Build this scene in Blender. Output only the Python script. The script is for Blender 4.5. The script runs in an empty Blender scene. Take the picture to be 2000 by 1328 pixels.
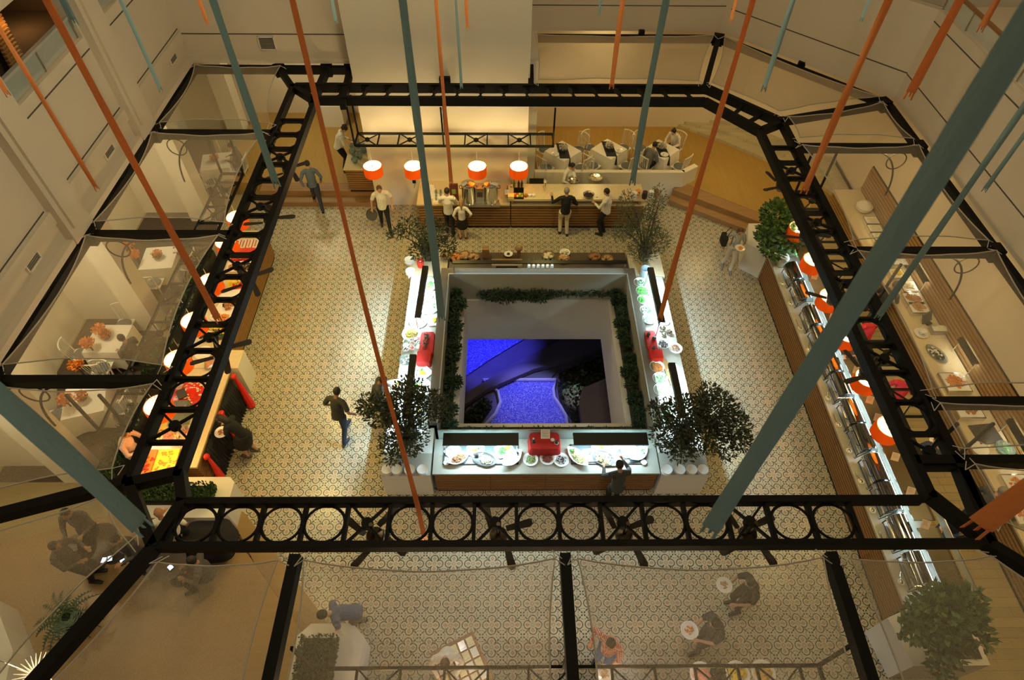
import bpy, math, random
from mathutils import Vector, Matrix
from math import sin, cos, pi, radians, sqrt
random.seed(7)
SC = bpy.context.scene
COL = SC.collection
# ------------------------------------------------------------------ camera (solved from the floor tile lattice)
CF, CP, CY, CR, CH = 1226.96, 0.879752707, -0.0189169817, 0.0140865, 12.972
_F = Vector((0, cos(CP), -sin(CP))); _U = Vector((0, sin(CP), cos(CP))); _R = Vector((1, 0, 0))
_R, _U = cos(CR)*_R+sin(CR)*_U, -sin(CR)*_R+cos(CR)*_U
_Z = Matrix.Rotation(CY, 3, 'Z')
_R, _U, _F = _Z@_R, _Z@_U, _Z@_F
def at(x, y, z=0.0):
    """world point at height z seen at photo pixel x, y"""
    d = _F*CF+(x-1000)*_R-(y-664)*_U
    t = (z-CH)/d.z
    return Vector((d.x*t, d.y*t, z))
cam = bpy.data.cameras.new('camera')
cam.sensor_width = 36; cam.lens = 36*CF/2000; cam.clip_start = .05; cam.clip_end = 200
cam.dof.use_dof = True; cam.dof.focus_distance = 13.5; cam.dof.aperture_fstop = 2.8
camo = bpy.data.objects.new('camera', cam); COL.objects.link(camo)
camo.matrix_world = Matrix(((_R.x, _U.x, -_F.x, 0), (_R.y, _U.y, -_F.y, 0), (_R.z, _U.z, -_F.z, CH), (0, 0, 0, 1)))
SC.camera = camo
SC.view_settings.view_transform = 'Standard'; SC.view_settings.look = 'None'
SC.view_settings.gamma = 1; SC.view_settings.use_curve_mapping = False
SC.view_settings.exposure = 0.0
# ------------------------------------------------------------------ world and room lights
w = bpy.data.worlds.new('world'); SC.world = w; w.use_nodes = True
w.node_tree.nodes['Background'].inputs[0].default_value = (1.0, .72, .42, 1)
w.node_tree.nodes['Background'].inputs[1].default_value = .045
def lamp(kind, name, loc, power, col, rot=(0, 0, 0), **k):
    l = bpy.data.lights.new(name, kind); l.energy = power; l.color = col
    for a, b in k.items(): setattr(l, a, b)
    o = bpy.data.objects.new(name, l); COL.objects.link(o); o.location = loc; o.rotation_euler = rot
    return o
WARM = (1.0, .66, .30); WARM2 = (1.0, .86, .52); COOL = (.50, .90, 1.0)
# ceiling lamps of the atrium far above, and of the galleries below it
for x, y, p in ((-4.5, 9.5, 35), (1, 13.5, 35), (6.2, 9.5, 30), (1, 3, 30)):
    lamp('AREA', 'atrium_light', (x, y, 16.9), p, WARM2, shape='DISK', size=1.2)
for x, y, p in ((-10.2, 13.4, 62), (-10.2, 9.3, 62), (-9.6, 5.2, 46), (-7.0, 19.2, 60), (-6, 2, 26)):
    lamp('AREA', 'gallery_light', (x, y, 4.1), p, WARM2, shape='DISK', size=.7)
for x, y, p in ((3.2, 19.3, 42), (7.4, 17.6, 46), (9.4, 13.5, 36), (9.4, 9.8, 32), (9.4, 6, 32), (9.4, 2.6, 30)):
    lamp('AREA', 'gallery_light', (x, y, 4.1), p, (1, .7, .27), shape='DISK', size=.7)
# added fill lights in mid-air, brightening the upper walls
for nm, loc, p, rot in (('left', (-.5, 8.5, 12.6), 200, (0, radians(72), 0)), ('right', (1.5, 8.5, 12.6), 140, (0, radians(-72), 0)), ('back', (.5, 8.0, 12.6), 160, (radians(72), 0, 0))):
    lamp('AREA', 'wall_fill_'+nm, loc, p, WARM2, rot, shape='DISK', size=.5)
# added fill lights behind and beside the viewpoint, brightening streamers and walls
for x, y, z, p in ((-3.0, -1.8, 10.5, 80), (4.5, -1.8, 10.5, 60), (-7.4, 2.0, 11.0, 40), (9.0, 2.0, 11.0, 40)):
    lamp('POINT', 'viewpoint_fill', (x, y, z), p, (1, .88, .62), shadow_soft_size=.25)
# added fill lights below truss height, mostly warm, brightening the tiled floor
for x, y, p, c in ((-4.7, 13.0, 52, (1, .72, .17)), (-4.9, 10.4, 76, (1, .72, .17)), (-4.9, 7.8, 72, (1, .72, .17)), (-4.6, 5.0, 32, (1, .62, .2)), (-1.6, 14.6, 50, (1, .74, .22)), (1.2, 14.6, 40, (1, .74, .22)),
                   (4.8, 14.6, 10, (1, .78, .45)), (6.9, 12.0, 24, (1, .72, .2)), (6.9, 8.8, 26, (1, .72, .2)), (6.9, 5.6, 26, (1, .72, .2)), (-1.0, 3.4, 24, (1, .95, .85)), (2.7, 3.4, 24, (1, .95, .85)), (6.3, 3.0, 14, (1, .7, .4))):
    lamp('AREA', 'floor_fill', (x, y, 3.55), p*.68, c, shape='DISK', size=.16)
# uplight on the bar wall from the pendants is made by the pendants themselves
# ------------------------------------------------------------------ helpers
def tag(o, label=None, cat=None, group=None, kind=None):
    if label: o['label'] = label
    if cat: o['category'] = cat
    if group: o['group'] = group
    if kind: o['kind'] = kind
    return o
def empty(name, loc=(0, 0, 0), rz=0, label=None, cat=None, group=None):
    o = bpy.data.objects.new(name, None); COL.objects.link(o)
    o.location = loc; o.rotation_euler = (0, 0, rz); o.empty_display_size = .1
    return tag(o, label, cat, group)
KIDS = {}
def par(o, p):
    if p is not None:
        o.parent = p; KIDS.setdefault(p.name, []).append(o)
def copy_tree(o, parent=None):
    c = o.copy(); COL.objects.link(c)
    if parent is not None: par(c, parent)
    for ch in KIDS.get(o.name, []): copy_tree(ch, c)
    return c
def place(proto, used, loc, rz=0, label=None, group=None, scale=None):
    o = copy_tree(proto) if used else proto
    o.location = loc; o.rotation_euler = (0, 0, rz)
    if label: o['label'] = label
    if group: o['group'] = group
    if scale: o.scale = (scale,)*3
    return o
class MB:
    def __init__(s): s.v = []; s.f = []; s.m = []; s.mi = 0
    def mat(s, i): s.mi = i; return s
    def add(s, vs, fs, M=None):
        b = len(s.v)
        s.v += [tuple(M@Vector(v)) for v in vs] if M is not None else [tuple(v) for v in vs]
        s.f += [tuple(b+i for i in f) for f in fs]; s.m += [s.mi]*len(fs)
        return s
    def box(s, x0, y0, z0, x1, y1, z1, M=None):
        vs = [(x, y, z) for z in (z0, z1) for y in (y0, y1) for x in (x0, x1)]
        return s.add(vs, [(0, 2, 3, 1), (4, 5, 7, 6), (0, 1, 5, 4), (2, 6, 7, 3), (0, 4, 6, 2), (1, 3, 7, 5)], M)
    def cbox(s, c, d, rz=0, rx=0, ry=0):
        M = Matrix.Translation(c)@Matrix.Rotation(rz, 4, 'Z')@Matrix.Rotation(ry, 4, 'Y')@Matrix.Rotation(rx, 4, 'X')
        a, b, e = d[0]/2, d[1]/2, d[2]/2
        return s.box(-a, -b, -e, a, b, e, M)
    def bar(s, p, q, w, h, up=(0, 0, 1)):
        p = Vector(p); q = Vector(q); d = (q-p); L = d.length
        if L < 1e-6: return s
        d /= L; u = Vector(up)
        if abs(d.dot(u)) > .98: u = Vector((0, 1, 0))
        r = d.cross(u).normalized(); u = r.cross(d)
        vs = []
        for e in (p, q):
            for a, b in ((-1, -1), (1, -1), (1, 1), (-1, 1)): vs.append(e+r*(a*w/2)+u*(b*h/2))
        return s.add(vs, [(3, 2, 1, 0), (4, 5, 6, 7), (0, 1, 5, 4), (1, 2, 6, 5), (2, 3, 7, 6), (3, 0, 4, 7)])
    def tube(s, pts, r, n=8, closed=False):
        pts = [Vector(p) for p in pts]; N = len(pts); rs = r if isinstance(r, (list, tuple)) else [r]*N
        vs = []; pu = None
        for i, p in enumerate(pts):
            a = pts[(i-1) % N] if (closed or i > 0) else p
            b = pts[(i+1) % N] if (closed or i < N-1) else p
            d = (b-a).normalized()
            if pu is None:
                u = Vector((0, 0, 1)) if abs(d.z) < .9 else Vector((1, 0, 0))
            else: u = pu
            x = d.cross(u).normalized(); u = x.cross(d); pu = u
            for k in range(n):
                t = 2*pi*k/n; vs.append(p+(x*cos(t)+u*sin(t))*rs[i])
        fs = []
        for i in range(N if closed else N-1):
            for k in range(n):
                j = (i+1) % N
                fs.append((i*n+k, i*n+(k+1) % n, j*n+(k+1) % n, j*n+k))
        if not closed:
            fs.append(tuple(range(n))[::-1]); fs.append(tuple((N-1)*n+k for k in range(n)))
        return s.add(vs, fs)
    def lathe(s, prof, n=20, c=(0, 0, 0), M=None, sx=1, sy=1):
        vs = []; c = Vector(c)
        for r, z in prof:
            for k in range(n):
                t = 2*pi*k/n; vs.append((c.x+r*cos(t)*sx, c.y+r*sin(t)*sy, c.z+z))
        fs = []
        for i in range(len(prof)-1):
            for k in range(n): fs.append((i*n+k, i*n+(k+1) % n, (i+1)*n+(k+1) % n, (i+1)*n+k))
        if prof[0][0] > 1e-5: fs.append(tuple(range(n))[::-1])
        if prof[-1][0] > 1e-5: fs.append(tuple((len(prof)-1)*n+k for k in range(n)))
        return s.add(vs, fs, M)
    def ell(s, c, r, n=10, m=6, M=None):
        if not isinstance(r, (tuple, list)): r = (r, r, r)
        vs = []; fs = []
        for i in range(m+1):
            a = -pi/2+pi*i/m
            for k in range(n):
                t = 2*pi*k/n; vs.append((c[0]+r[0]*cos(a)*cos(t), c[1]+r[1]*cos(a)*sin(t), c[2]+r[2]*sin(a)))
        for i in range(m):
            for k in range(n): fs.append((i*n+k, i*n+(k+1) % n, (i+1)*n+(k+1) % n, (i+1)*n+k))
        return s.add(vs, fs, M)
    def prism(s, poly, z0, z1):
        n = len(poly); A = sum(poly[i][0]*poly[(i+1) % n][1]-poly[(i+1) % n][0]*poly[i][1] for i in range(n))
        if A < 0: poly = poly[::-1]
        vs = [(x, y, z0) for x, y in poly]+[(x, y, z1) for x, y in poly]
        fs = [tuple(range(n))[::-1], tuple(range(n, 2*n))]+[(i, (i+1) % n, n+(i+1) % n, n+i) for i in range(n)]
        return s.add(vs, fs)
    def ring(s, c, R, r, n=28, m=6):
        return s.tube([(c[0]+R*cos(2*pi*k/n), c[1]+R*sin(2*pi*k/n), c[2]) for k in range(n)], r, m, True)
    def build(s, name, mats, parent=None, smooth=False, loc=None, rot=None):
        me = bpy.data.meshes.new(name); me.from_pydata(s.v, [], s.f)
        ms = mats if isinstance(mats, (list, tuple)) else [mats]
        for m in ms: me.materials.append(m)
        if len(ms) > 1: me.polygons.foreach_set('material_index', s.m)
        if smooth:
            me.polygons.foreach_set('use_smooth', [True]*len(me.polygons))
            try: me.set_sharp_from_angle(angle=radians(38))
            except Exception: pass
        me.update()
        o = bpy.data.objects.new(name, me); COL.objects.link(o)
        if loc is not None: o.location = loc
        if rot is not None: o.rotation_euler = rot
        par(o, parent); return o
def struct(name, mb, m, **k):
    o = mb.build(name, m, **k); o['kind'] = 'structure'; return o
ORD = ['first', 'second', 'third', 'fourth', 'fifth', 'sixth', 'seventh', 'eighth', 'ninth', 'tenth', 'eleventh', 'twelfth', 'thirteenth', 'fourteenth', 'fifteenth', 'sixteenth', 'seventeenth', 'eighteenth', 'nineteenth', 'twentieth']
# ------------------------------------------------------------------ materials
class NG:
    def __init__(s, m): s.m = m; m.use_nodes = True; s.t = m.node_tree; s.n = s.t.nodes; s.b = s.n['Principled BSDF']
    def new(s, t): return s.n.new(t)
    def lk(s, a, b): s.t.links.new(a, b)
    def M(s, op, *a, clamp=False):
        n = s.new('ShaderNodeMath'); n.operation = op; n.use_clamp = clamp
        for i, x in enumerate(a):
            if isinstance(x, (int, float)): n.inputs[i].default_value = x
            else: s.lk(x, n.inputs[i])
        return n.outputs[0]
    def mix(s, f, a, b):
        n = s.new('ShaderNodeMix'); n.data_type = 'RGBA'
        for i, x in ((0, f), (6, a), (7, b)):
            if isinstance(x, (int, float)): n.inputs[i].default_value = x
            elif isinstance(x, tuple): n.inputs[i].default_value = (*x[:3], 1)
            else: s.lk(x, n.inputs[i])
        return n.outputs[2]
    def noise(s, scale, detail=3, vec=None, w=None):
        n = s.new('ShaderNodeTexNoise'); n.inputs['Scale'].default_value = scale; n.inputs['Detail'].default_value = detail
        if vec is not None: s.lk(vec, n.inputs['Vector'])
        return n.outputs['Fac']
    def obj(s): return s.new('ShaderNodeTexCoord').outputs['Object']
    def pos(s): return s.new('ShaderNodeNewGeometry').outputs['Position']
    def xyz(s, v):
        n = s.new('ShaderNodeSeparateXYZ'); s.lk(v, n.inputs[0]); return n.outputs
    def maprange(s, v, a, b):
        n = s.new('ShaderNodeMapRange'); n.inputs[1].default_value = a; n.inputs[2].default_value = b; s.lk(v, n.inputs[0]); return n.outputs[0]
    def vec(s, x, y, z):
        n = s.new('ShaderNodeCombineXYZ')
        for i, q in enumerate((x, y, z)):
            if isinstance(q, (int, float)): n.inputs[i].default_value = q
            else: s.lk(q, n.inputs[i])
        return n.outputs[0]
    def bump(s, h, st=.3, d=.01):
        n = s.new('ShaderNodeBump'); n.inputs['Strength'].default_value = st; n.inputs['Distance'].default_value = d
        s.lk(h, n.inputs['Height']); s.lk(n.outputs[0], s.b.inputs['Normal'])
MATS = {}
def mat(name, col=(.5, .5, .5), rough=.6, metal=0, spec=.5, noise=None, trans=0, emit=None, es=0, alpha=None, bump=None):
    """principled material with a mild procedural variation of tone"""
    if name in MATS: return MATS[name]
    m = bpy.data.materials.new(name); g = NG(m); b = g.b
    b.inputs['Roughness'].default_value = rough; b.inputs['Metallic'].default_value = metal
    b.inputs['Specular IOR Level'].default_value = spec
    sc, amt = noise or (6, .12)
    f = g.noise(sc, 3, g.obj())
    g.lk(g.mix(f, tuple(c*(1-amt) for c in col), tuple(min(1, c*(1+amt)) for c in col)), b.inputs['Base Color'])
    if trans: b.inputs['Transmission Weight'].default_value = trans
    if emit: b.inputs['Emission Color'].default_value = (*emit, 1); b.inputs['Emission Strength'].default_value = es
    if alpha is not None: b.inputs['Alpha'].default_value = alpha
    if bump: g.bump(g.noise(bump[0], 4, g.obj()), bump[1], .01)
    MATS[name] = m; return m
def tile_material():
    m = bpy.data.materials.new('patterned_cement_tile'); g = NG(m); M = g.M
    x, y, z = g.xyz(g.pos())
    u = M('SUBTRACT', M('FRACT', M('ADD', M('SUBTRACT', M('DIVIDE', x, .4), .3753), 100.5)), .5)
    v = M('SUBTRACT', M('FRACT', M('ADD', M('ADD', M('DIVIDE', y, .4), .1898), 100.5)), .5)
    au = M('ABSOLUTE', u); av = M('ABSOLUTE', v)
    mx = M('MAXIMUM', au, av); mn = M('MINIMUM', au, av)
    def hyp(a, b): return M('SQRT', M('ADD', M('MULTIPLY', a, a), M('MULTIPLY', b, b)))
    def lt(a, b): return M('LESS_THAN', a, b)
    def AND(*a):
        r = a[0]
        for q in a[1:]: r = M('MULTIPLY', r, q)
        return r
    def OR(*a):
        r = a[0]
        for q in a[1:]: r = M('MAXIMUM', r, q)
        return r
    d = M('SUBTRACT', hyp(M('SUBTRACT', mx, .252), mn), .188)
    out = AND(lt(M('ABSOLUTE', d), .020), M('GREATER_THAN', mx, .165))
    # inner curl where two lobes meet
    cu = M('SUBTRACT', .5, mx); cv = M('SUBTRACT', .5, mn)
    s_ = M('MULTIPLY', M('ADD', cu, cv), .7071); t_ = M('ABSOLUTE', M('MULTIPLY', M('SUBTRACT', cv, cu), .7071))
    R = hyp(cu, cv)
    notch = lt(M('ADD', M('DIVIDE', M('ABSOLUTE', M('SUBTRACT', s_, .50)), .055), M('DIVIDE', t_, .032)), 1)
    ringc = AND(lt(M('ABSOLUTE', M('SUBTRACT', R, .255)), .011), M('GREATER_THAN', d, .03), M('GREATER_THAN', t_, .07), lt(t_, .165))
    leaf = lt(M('ADD', M('DIVIDE', M('ABSOLUTE', M('SUBTRACT', s_, .10)), .065), M('DIVIDE', t_, .042)), 1)
    leaf2 = lt(M('ADD', M('DIVIDE', M('ABSOLUTE', M('SUBTRACT', s_, .24)), .065), M('DIVIDE', t_, .042)), 1)
    stem = AND(lt(t_, .013), M('GREATER_THAN', s_, .18), lt(s_, .40))
    line = AND(lt(M('ABSOLUTE', M('SUBTRACT', t_, M('SUBTRACT', s_, .28))), .012), M('GREATER_THAN', d, .03), lt(t_, .14))
    dark = OR(out, notch, ringc, leaf, leaf2, stem, line)
    # red fleur inside every lobe, ring at the heart
    def dia(a, b_, ra, rb): return lt(M('ADD', M('DIVIDE', M('ABSOLUTE', M('SUBTRACT', mx, a)), ra), M('DIVIDE', M('ABSOLUTE', M('SUBTRACT', mn, b_)), rb)), 1)
    f1 = dia(.315, 0, .065, .030); f2 = dia(.265, .055, .05, .030); f3 = OR(dia(.20, 0, .045, .05), AND(lt(mn, .010), lt(M('ABSOLUTE', M('SUBTRACT', mx, .25)), .11)))
    heart = lt(M('ABSOLUTE', M('SUBTRACT', hyp(u, v), .075)), .013)
    red = OR(f1, f2, f3, heart)
    gr = M('MINIMUM', M('ABSOLUTE', M('SUBTRACT', mx, .5)), mn)
    grout = lt(M('MINIMUM', M('MINIMUM', au, av), cu), .004)
    n1 = g.noise(1.7, 4, g.pos()); n2 = g.noise(40, 2, g.pos())
    base = g.mix(n1, (.44, .405, .30), (.55, .51, .395))
    base = g.mix(M('MULTIPLY', n2, .25), base, (.48, .45, .36))
    c = g.mix(M('MULTIPLY', red, .8), base, g.mix(n1, (.30, .115, .05), (.36, .15, .075)))
    c = g.mix(M('MULTIPLY', dark, .97), c, (.018, .024, .018))
    c = g.mix(M('MULTIPLY', grout, .45), c, (.2, .19, .15))
    g.lk(c, g.b.inputs['Base Color'])
    g.lk(M('ADD', M('MULTIPLY', n1, .15), .22), g.b.inputs['Roughness'])
    g.b.inputs['Specular IOR Level'].default_value = .4
    return m
def wood_material(name, c1, c2, plank=None, axis='x', scale=1.0, rough=.45, gap=(.05, .03, .02)):
    """plank: board width; axis: the direction the boards run along"""
    m = bpy.data.materials.new(name); g = NG(m); M = g.M
    x, y, z = g.xyz(g.obj())
    a, b = (x, y) if axis == 'x' else (y, x)
    if axis == 'z': a, b = z, x
    v = g.vec(M('MULTIPLY', a, .7*scale), M('MULTIPLY', b, 9*scale), M('MULTIPLY', z, 9*scale))
    f = g.noise(2.2, 5, v)
    c = g.mix(f, c1, c2)
    if plank:
        row = M('DIVIDE', b, plank); k = M('FLOOR', row)
        wn = g.new('ShaderNodeTexWhiteNoise'); wn.noise_dimensions = '1D'; g.lk(k, wn.inputs['W'])
        c = g.mix(M('MULTIPLY', wn.outputs[0], .35), c, tuple(q*.55 for q in c1))
        e = M('ABSOLUTE', M('SUBTRACT', M('FRACT', row), .5))
        c = g.mix(M('MULTIPLY', M('GREATER_THAN', e, .48), .7), c, gap)
        off = M('FRACT', M('ADD', M('DIVIDE', a, 1.4), M('MULTIPLY', wn.outputs[0], 7)))
        c = g.mix(M('MULTIPLY', M('LESS_THAN', off, .006), .6), c, gap)
    g.lk(c, g.b.inputs['Base Color']); g.b.inputs['Roughness'].default_value = rough
    return m
tile_m = tile_material()
wood_dk = wood_material('slat_wood', (.20, .095, .028), (.36, .18, .062))
wood_lt = wood_material('slat_wood_pale', (.27, .15, .05), (.42, .25, .095))
deck_m = wood_material('ochre_wood_floor', (.34, .20, .042), (.46, .29, .078), None, 'y', .8, .5)
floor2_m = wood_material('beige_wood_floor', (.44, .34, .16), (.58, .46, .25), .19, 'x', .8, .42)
brownfl_m = wood_material('brown_wood_floor', (.26, .17, .075), (.34, .225, .105), None, 'x', .8, .45)
step_m = wood_material('step_wood', (.26, .14, .055), (.40, .23, .10), .14, 'x', 1, .5)
pale_m = wood_material('pale_planks', (.48, .42, .27), (.62, .55, .38), .22, 'x', .8, .55, gap=(.22, .18, .10))
wall_m = mat('plaster_wall', (.69, .61, .49), .85, noise=(.5, .05), bump=(60, .08))
wallb_m = mat('plaster_wall_bright', (.78, .72, .58), .85, noise=(.5, .04), bump=(60, .06))
white_m = mat('white_plaster', (.74, .71, .64), .7, noise=(1.5, .05))
groove_m = mat('groove_shade', (.10, .08, .06), .9)
black_m = mat('black_steel', (.007, .0065, .006), .6, spec=.2, noise=(8, .3))
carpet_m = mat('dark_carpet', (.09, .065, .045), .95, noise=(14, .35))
stone_m = mat('cream_stone_top', (.66, .56, .36), .28, noise=(18, .14))
stonew_m = mat('pale_stone_top', (.42, .41, .35), .25, noise=(18, .08))
chrome_m = mat('polished_steel', (.72, .71, .68), .16, metal=1, noise=(3, .05))
steel_m = mat('brushed_steel', (.50, .48, .44), .34, metal=1, noise=(20, .1))
china_m = mat('white_china', (.84, .84, .82), .18, noise=(3, .02))
fab_blk = mat('black_fabric', (.015, .015, .018), .9, noise=(30, .4))
dkgrey_m = mat('dark_grey_panel', (.055, .05, .042), .35)
soil_m = mat('soil', (.03, .02, .012), .95, noise=(30, .4))
def wbuild(mb, name, mats, root, smooth=False):
    """mesh given in world coordinates, stored relative to its (unrotated) parent"""
    q = root; off = Vector((0, 0, 0))
    while q is not None: off += q.location; q = q.parent
    mb.v = [(v[0]-off.x, v[1]-off.y, v[2]-off.z) for v in mb.v]
    return mb.build(name, mats, root, smooth)
# ================================================================== the building
PX0, PX1, PY0, PY1 = -1.11, 2.92, 8.10, 12.15        # opening to the pool court below
b = MB()
for x0, y0, x1, y1 in ((-7.9, -2, PX0-.22, 17.4), (PX1+.22, -2, 8.3, 17.4), (PX0-.22, -2, PX1+.22, PY0-.22), (PX0-.22, PY1+.22, PX1+.22, 17.4)):
    b.box(x0, y0, -.3, x1, y1, 0)
struct('floor', b, tile_m)
b = MB().box(8.3, -2, -.3, 13.5, 17.4, 0); struct('floor_right', b, floor2_m)
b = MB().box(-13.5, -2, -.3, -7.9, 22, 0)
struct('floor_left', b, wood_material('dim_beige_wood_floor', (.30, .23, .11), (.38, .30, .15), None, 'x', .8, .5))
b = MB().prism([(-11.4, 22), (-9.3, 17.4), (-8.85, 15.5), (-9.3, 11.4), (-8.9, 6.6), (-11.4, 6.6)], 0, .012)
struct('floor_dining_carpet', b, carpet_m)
# raised timber decks with two steps
b = MB().prism([(-9.2, 22), (-4.1, 22), (-4.1, 17.12), (-9.2, 17.12)], 0, .35); struct('floor_deck_back', b, deck_m)
b = MB()
b.box(-7.9, 16.7, 0, -4.15, 17.12, .345).box(-7.9, 16.33, 0, -4.15, 16.7, .17)
struct('trim_steps_back', b, step_m)
b = MB().prism([(.7, 21), (.7, 17.1), (6.0, 17.1), (8.35, 15.4), (11.1, 15.4), (11.1, 21)], 0, .35); struct('floor_deck_dining', b, deck_m)
b = MB()
def offs(d): return [(5.9, 17.2), (8.6, 15.3), (8.6-.55*d, 15.3-.8*d), (5.9-.6*d, 17.2-.62*d)]
b.prism([(5.75, 17.25), (8.5, 15.45), (8.2, 15.02), (5.5, 16.82)], 0, .34).prism([(5.5, 16.82), (8.2, 15.02), (8.0, 14.72), (5.35, 16.5)], 0, .17)
struct('trim_steps_dining', b, wood_material('step_wood_diagonal', (.26, .14, .055), (.40, .23, .10), None, 'x', .3, .5))
b = MB().prism([(-7.3, 6.0), (-5.9, 5.5), (-5.1, 4.7), (-3.45, 2.95), (-2.2, 1.5), (-1.5, -2), (-13, -2), (-13, 4.2)], 0, .34)
struct('floor_deck_front', b, brownfl_m)
b = MB().prism([(-6.0, 5.9), (-5.6, 5.8), (-4.07, 4.24), (-3.3, 3.42), (-2.0, 2.0), (-1.2, -2), (-1.5, -2), (-2.2, 1.5), (-3.45, 2.95), (-5.1, 4.7)], 0, .17)
struct('trim_steps_front', b, brownfl_m)
b = MB()
for k, (o, h_) in enumerate(((0, .70), (.5, .58), (1.0, .46))):
    b.prism([(6.6-o*.3, 20.5), (8.0-o*.2, 20.3-o*.9), (11.1-o*.9, 17.9-o*.6), (11.1, 15.5), (11.1, 20.5)], .35, h_)
struct('floor_pale_platform', b, pale_m)
# upper walls
Zs = 4.42
b = MB(); b.box(-4.13, 16.43, 0, .70, 17.3, 12); struct('wall_bar', b, wallb_m)
b = MB(); b.box(.70, 17.2, 0, .98, 20.5, Zs); struct('wall_bar_return', b, wallb_m)
b = MB(); b.box(-8.9, 17.1, Zs, -4.13, 17.3, 12).box(-12, 21.35, 0, -4.1, 21.6, Zs).box(-4.13, 17.3, 0, -3.9, 21.6, Zs)
struct('wall_back_left', b, wall_m)
b = MB(); b.box(.7, 19.06, Zs, 6.5, 19.3, 12).box(.7, 20.5, 0, 6.4, 20.7, Zs).box(.5, 16.6, Zs, .7, 19.3, 12)
b.prism([(6.45, 19.06), (10.2, 15.25), (10.35, 15.4), (6.6, 19.3)], Zs, 6.65)
b.prism([(6.3, 20.5), (8.25, 20.3), (11.25, 18.0), (11.4, 18.2), (8.3, 20.5), (6.3, 20.7)], 0, Zs)
struct('wall_back_right', b, wall_m)
b = MB(); b.box(10.2, -2, Zs, 10.4, 15.3, 6.65).box(11.15, -2, 0, 11.35, 18.1, Zs).box(13, -2, 6, 13.2, 22, 12)
b.prism([(6.7, 21.6), (13.2, 15.3), (13.2, 15.6), (6.9, 21.8)], 6, 12)
struct('wall_right', b, wall_m)
b = MB()   # left wall with gallery openings between the pilasters
OP = [(6.6, 9.45), (10.32, 13.15), (14.0, 16.6)]
b.box(-8.95, -2, Zs, -8.7, 17.3, 6.88)
ys = [-2]
for a, c in OP:
    b.box(-8.95, ys[-1], 6.88, -8.7, a, 12); b.box(-8.95, a, 8.15, -8.7, c, 12); ys.append(c)
b.box(-8.95, ys[-1], 6.88, -8.7, 17.3, 12)
struct('wall_left', b, wall_m)
b = MB()
for y0, y1 in ((13.2, 13.95), (9.55, 10.27), (5.85, 6.55), (2.1, 2.8)):
    b.box(-8.7, y0, Zs+.02, -8.52, y1, 12).box(-8.52, y0+.12, Zs+.35, -8.46, y1-.12, 12)
struct('wall_left_pilasters', b, wall_m)
b = MB()
for y0, y1 in ((13.95, 17.1), (10.27, 13.2), (6.55, 9.55), (2.8, 5.85)):
    b.box(-8.7, y0, Zs, -8.56, y1, 4.55).box(-8.7, y0, 4.98, -8.64, y1, 5.24)
b.box(-8.6, 16.98, Zs, -4.2, 17.1, 4.5)
struct('trim_ledge', b, wall_m)
b = MB()   # thin dark strips on the plaster, painting the shade inside its grooves
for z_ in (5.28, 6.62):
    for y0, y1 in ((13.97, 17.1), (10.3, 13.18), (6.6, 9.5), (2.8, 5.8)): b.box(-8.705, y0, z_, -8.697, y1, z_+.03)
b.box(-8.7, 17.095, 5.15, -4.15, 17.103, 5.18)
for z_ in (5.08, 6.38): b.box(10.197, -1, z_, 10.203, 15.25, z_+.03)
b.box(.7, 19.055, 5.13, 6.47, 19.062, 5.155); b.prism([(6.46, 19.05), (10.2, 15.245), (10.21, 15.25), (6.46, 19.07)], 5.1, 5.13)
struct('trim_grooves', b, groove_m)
b = MB().box(-13, -2, Zs, -8.95, 22, 4.6).box(-8.95, 17.3, Zs, -4, 22, 4.6).box(.7, 19.3, Zs, 7, 21, 4.6).prism([(6.6, 19.3), (10.4, 15.4), (10.4, -2), (13.2, -2), (13.2, 18), (7, 21)], Zs, 4.6)
struct('ceiling', b, wall_m)
struct('ceiling_roof', MB().box(-13, -3, 17.1, 13.5, 22, 17.3), wall_m)
# lower left wall: bays that step in and out behind a row of piers
b = MB()
pl = [(-9.9, 22)]
for yk in (20.5, 16.0, 11.47, 7.0):
    pl += [(-9.85, yk), (-10.4, yk), (-11.47, yk), (-11.47, yk-1.65), (-10.68, yk-3.4)]
pl += [(-10.2, 2.4), (-10.2, -2)]
for (xa, ya), (xb, yb) in zip(pl, pl[1:]):
    b.prism([(xa, ya), (xb, yb), (xb-.02, yb+.1), (xa-.02, ya+.1)] if abs(ya-yb) < .05 else [(xa, ya), (xb, yb), (xb-.12, yb), (xa-.12, ya)], 0, Zs)
struct('wall_left_lower', b, wallb_m)
b = MB()
for yk in (20.5, 16.0, 11.47, 7.0):
    b.box(-9.85, yk-.42, 0, -9.28, yk+.12, Zs)
struct('wall_left_piers', b, wallb_m)
# gallery behind the left openings
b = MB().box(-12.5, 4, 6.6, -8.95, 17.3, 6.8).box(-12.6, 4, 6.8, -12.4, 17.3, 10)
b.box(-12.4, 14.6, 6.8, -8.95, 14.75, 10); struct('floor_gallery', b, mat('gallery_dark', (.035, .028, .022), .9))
t = empty('wooden_louvre_screen', (-10.0, 13.0, 6.82), 0, 'row of timber slats glowing orange in the dark gallery at top left', 'screen')
b = MB()
for k in range(14): b.box(-.80+k*.12, .55-k*.16, .12, -.75+k*.12, 1.02-k*.16, .16)
b.build('slats', wood_lt, t)
b = MB(); b.bar((-.85, .62, .06), (.85, -1.64, .06), .05, .06); b.bar((-.85, 1.0, .06), (.85, -1.26, .06), .05, .06); b.build('side_rails', wood_dk, t)
lamp('POINT', 'gallery_lamp', (-10.2, 13.6, 7.35), 30, (1, .45, .12), shadow_soft_size=.1)
b = MB().box(10.4, -2, 6.5, 13, 15.4, 6.66); struct('floor_gallery_right', b, wall_m)
lamp('AREA', 'gallery_lamp', (11.6, 12, 9), 14, (1, .6, .35), size=.8)
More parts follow.
